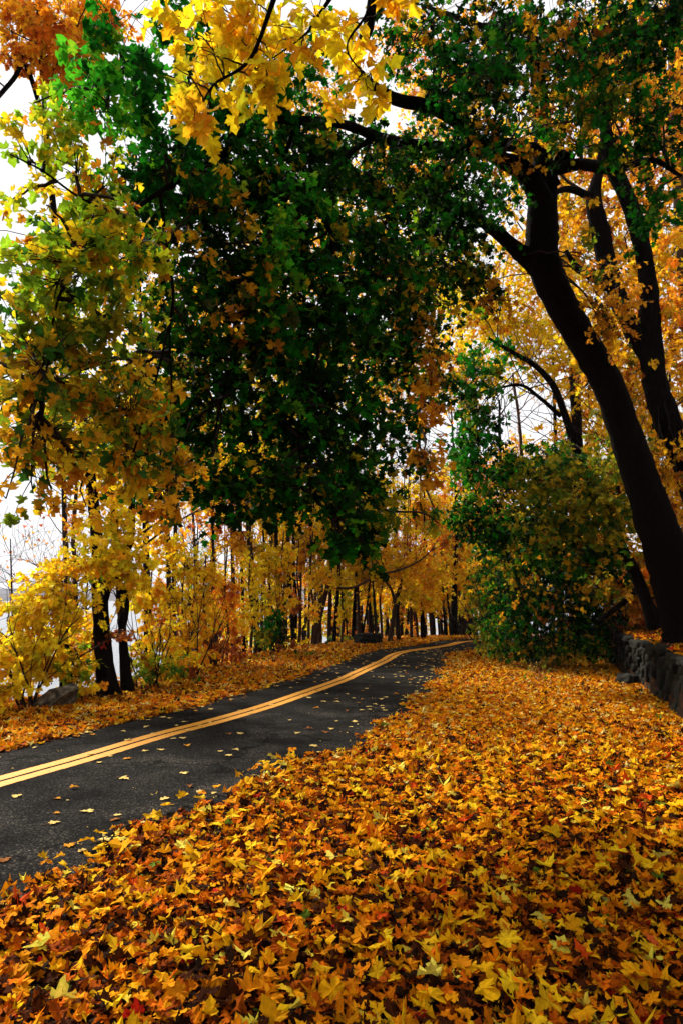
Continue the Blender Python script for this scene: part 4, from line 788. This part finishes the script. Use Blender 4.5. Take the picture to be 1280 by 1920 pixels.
# distant wood along the shore beyond the bend, too dense to count
g, w_ = Geo(), Geo()
for k in range(150):
    px = R.uniform(330, 1000); d = R.uniform(38, 56); b = U(px, 1190, d); z = gz(b[0], b[1]); h = R.uniform(3, 10)
    w_.tube([(b[0], b[1], z - .2), (b[0] + R.normal(0, .2), b[1], z + h * .6), (b[0] + R.normal(0, .5), b[1], z + h * 1.3)], [.12, .08, .03], 5)
    blob(g, w_, (b[0], b[1], z + h * .75), (1.8, 1.6, h * .35), int(260), .17, R.choice(['gold', 'yellow', 'orange', 'gold', 'lime']), None, 2, spray=7, secr=.02, nsec=3)
tag(g.build('distant_wood', M['leaf'], smooth=False), 'hazy golden wood along the lake shore behind the row of trunks', 'wood', kind='stuff')
tag(w_.build('distant_wood_stems', M['barkm']), 'thin trunks of the golden wood along the lake shore', 'wood', kind='stuff')
# low undergrowth on the left bank
g, w_ = Geo(), Geo()
for k in range(90):
    P = np.array([R.uniform(-13, 4), R.uniform(12, 36)]); s = sdist(P[None])[0]
    if not 3.6 < s < 9: continue
    z = gz(*P); pal = R.choice(['gold', 'rust', 'orange', 'yellow', 'olive', 'brown']); h = R.uniform(.25, .9)
    blob(g, w_, (P[0], P[1], z + h * .8), (.6, .6, h * .7), 90, .1, pal, np.array([[P[0], P[1], z], [P[0] + .1, P[1], z + .1]]), 2, secr=.008, twr=.003)
for k in range(60):  # low dark plants added to draw the shadow line between verge and wood
    P = np.array([R.uniform(-9, 2), R.uniform(11, 32)]); s = sdist(P[None])[0]
    if not 2.7 < s < 3.9: continue
    z = gz(*P); blob(g, w_, (P[0], P[1], z + .1), (.5, .5, .14), 50, .075, R.choice(['deepmix', 'deep', 'brown', 'rust']), np.array([[P[0], P[1], z], [P[0] + .1, P[1], z]]), 2, secr=.005, twr=.002)
# brown weeds on the right verge
for px, py in [(1000, 1262), (960, 1248), (1040, 1255), (1085, 1240), (1120, 1235), (1010, 1285), (930, 1232)]:
    P = G(px, py)
    for _ in range(14):
        a = P + np.array([R.normal(0, .25), R.normal(0, .3), 0]); w_.tube(bez(a, a + [R.normal(0, .08), R.normal(0, .08), .3], a + [R.normal(0, .25), R.normal(0, .2), R.uniform(.3, .65)], 5), [.004, .0035, .003, .002, .001], 3)
    blob(g, w_, (P[0], P[1], .2), (.5, .4, .2), 60, .07, 'brown', np.array([[P[0], P[1], 0], [P[0], P[1], .1]]), 2, secr=.005, twr=.002)
tag(g.build('undergrowth', M['leaf'], smooth=False), 'tangled low undergrowth along the bank and verge edges', 'undergrowth', kind='stuff')
tag(w_.build('undergrowth_stems', M['pinktwig']), 'bare brown stems tangled through the low undergrowth', 'undergrowth', kind='stuff')
# hillside thicket behind the wall
bush('thicket', 'dark tangled thicket on the hillside left of the big maple trunk', 1165, 1150, 18.5, [(1150, 1110, 18.8, 60, 40, 'brown', 1.6), (1110, 1090, 19.5, 60, 50, 'deepmix', 1.6), (1190, 1120, 19, 50, 35, 'orange', 1.5), (1150, 1050, 20, 60, 50, 'golddark', 1.5), (1210, 1070, 20, 50, 45, 'golddark', 1.5)], 'brown', h=1.6)
bush('thicket', 'rusty thicket on the hillside at the right edge behind the big maple', 1262, 1150, 18.5, [(1262, 1120, 19, 40, 35, 'rust', 1.6), (1262, 1060, 19.5, 40, 45, 'golddark', 1.5), (1275, 990, 20, 40, 50, 'golddark', 1.3)], 'rust', mat='leaf', h=1.6)
# dead branch on the hillside
g = Geo(); a, b = U(1120, 1165, 18), U(1205, 1095, 18.5); g.tube(smooth([a, (a + b) / 2 + [0, 0, -.05], b], 5), np.linspace(.06, .09, 11), 7, .06)
tag(g.build('fallen_branch', M['bark'], origin=a), 'dark dead branch propped on the leafy hillside behind the wall', 'branch')

# air
hz = Geo(); x0, x1, y0, y1, z0, z1 = -5200, 5200, -3200, 6200, -15, 70
hz.add([(x0, y0, z0), (x1, y0, z0), (x1, y1, z0), (x0, y1, z0), (x0, y0, z1), (x1, y0, z1), (x1, y1, z1), (x0, y1, z1)], quad=[[0, 3, 2, 1], [4, 5, 6, 7], [0, 1, 5, 4], [1, 2, 6, 5], [2, 3, 7, 6], [3, 0, 4, 7]])
hm = bpy.data.materials.new('haze'); hm.use_nodes = True; hn = hm.node_tree
for n in list(hn.nodes): hn.nodes.remove(n)
ho = hn.nodes.new('ShaderNodeOutputMaterial'); pv = hn.nodes.new('ShaderNodeVolumePrincipled'); pv.inputs['Density'].default_value = .00014; pv.inputs['Color'].default_value = (.78, .86, 1, 1)
hn.links.new(pv.outputs[0], ho.inputs['Volume'])
tag(hz.build('haze', hm, smooth=False), 'thin haze over the lake and far hills', kind='stuff')

# ------------------------------------------------------------------ light, sky, camera
W = bpy.data.worlds.new('World'); scn.world = W; W.use_nodes = True; nt = W.node_tree
for n in list(nt.nodes): nt.nodes.remove(n)
sky = nt.nodes.new('ShaderNodeTexSky'); sky.sky_type = 'NISHITA'; sky.sun_disc = False
SUN_EL, SUN_AZ = math.radians(46), math.radians(-42)   # azimuth from +Y towards +X
sky.sun_elevation = SUN_EL; sky.sun_rotation = SUN_AZ
tc = nt.nodes.new('ShaderNodeTexCoord'); no = nt.nodes.new('ShaderNodeTexNoise'); no.inputs['Scale'].default_value = 1.6; no.inputs['Detail'].default_value = 6
rp = nt.nodes.new('ShaderNodeValToRGB'); rp.color_ramp.elements[0].position = .3; rp.color_ramp.elements[0].color = (7.6, 7.65, 7.9, 1); rp.color_ramp.elements[1].position = .7; rp.color_ramp.elements[1].color = (9.0, 8.9, 9.0, 1)
mx = nt.nodes.new('ShaderNodeMix'); mx.data_type = 'RGBA'; mx.inputs[0].default_value = .96
bgn = nt.nodes.new('ShaderNodeBackground'); bgn.inputs[1].default_value = .07; ow = nt.nodes.new('ShaderNodeOutputWorld')
nt.links.new(tc.outputs['Generated'], no.inputs['Vector']); nt.links.new(no.outputs['Fac'], rp.inputs[0]); nt.links.new(sky.outputs[0], mx.inputs[6]); nt.links.new(rp.outputs[0], mx.inputs[7])
nt.links.new(mx.outputs[2], bgn.inputs[0]); nt.links.new(bgn.outputs[0], ow.inputs[0])
sl = bpy.data.lights.new('sun', 'SUN'); sl.energy = 5.0; sl.angle = math.radians(10); sl.color = (1, .93, .82)
so = bpy.data.objects.new('sun', sl); COL.objects.link(so)
from mathutils import Vector
dv = Vector((math.sin(SUN_AZ) * math.cos(SUN_EL), math.cos(SUN_AZ) * math.cos(SUN_EL), math.sin(SUN_EL)))
so.rotation_euler = dv.to_track_quat('Z', 'Y').to_euler(); so.location = (-20, 20, 30)

cam = bpy.data.cameras.new('camera'); cam.sensor_fit = 'VERTICAL'; cam.sensor_height = 36; cam.lens = 24; cam.clip_start = .05; cam.clip_end = 9000
co = bpy.data.objects.new('camera', cam); COL.objects.link(co); co.location = (0, 0, EYE); co.rotation_euler = (math.radians(90) + TILT, 0, 0); scn.camera = co
scn.view_settings.view_transform = 'Standard'; scn.view_settings.look = 'None'; scn.view_settings.exposure = .95; scn.view_settings.gamma = 1
scn.cycles.max_bounces = 8; scn.cycles.diffuse_bounces = 5; scn.cycles.transmission_bounces = 4; scn.cycles.glossy_bounces = 2; scn.cycles.use_denoising = True
print('verts', sum(len(m.vertices) for m in bpy.data.meshes))
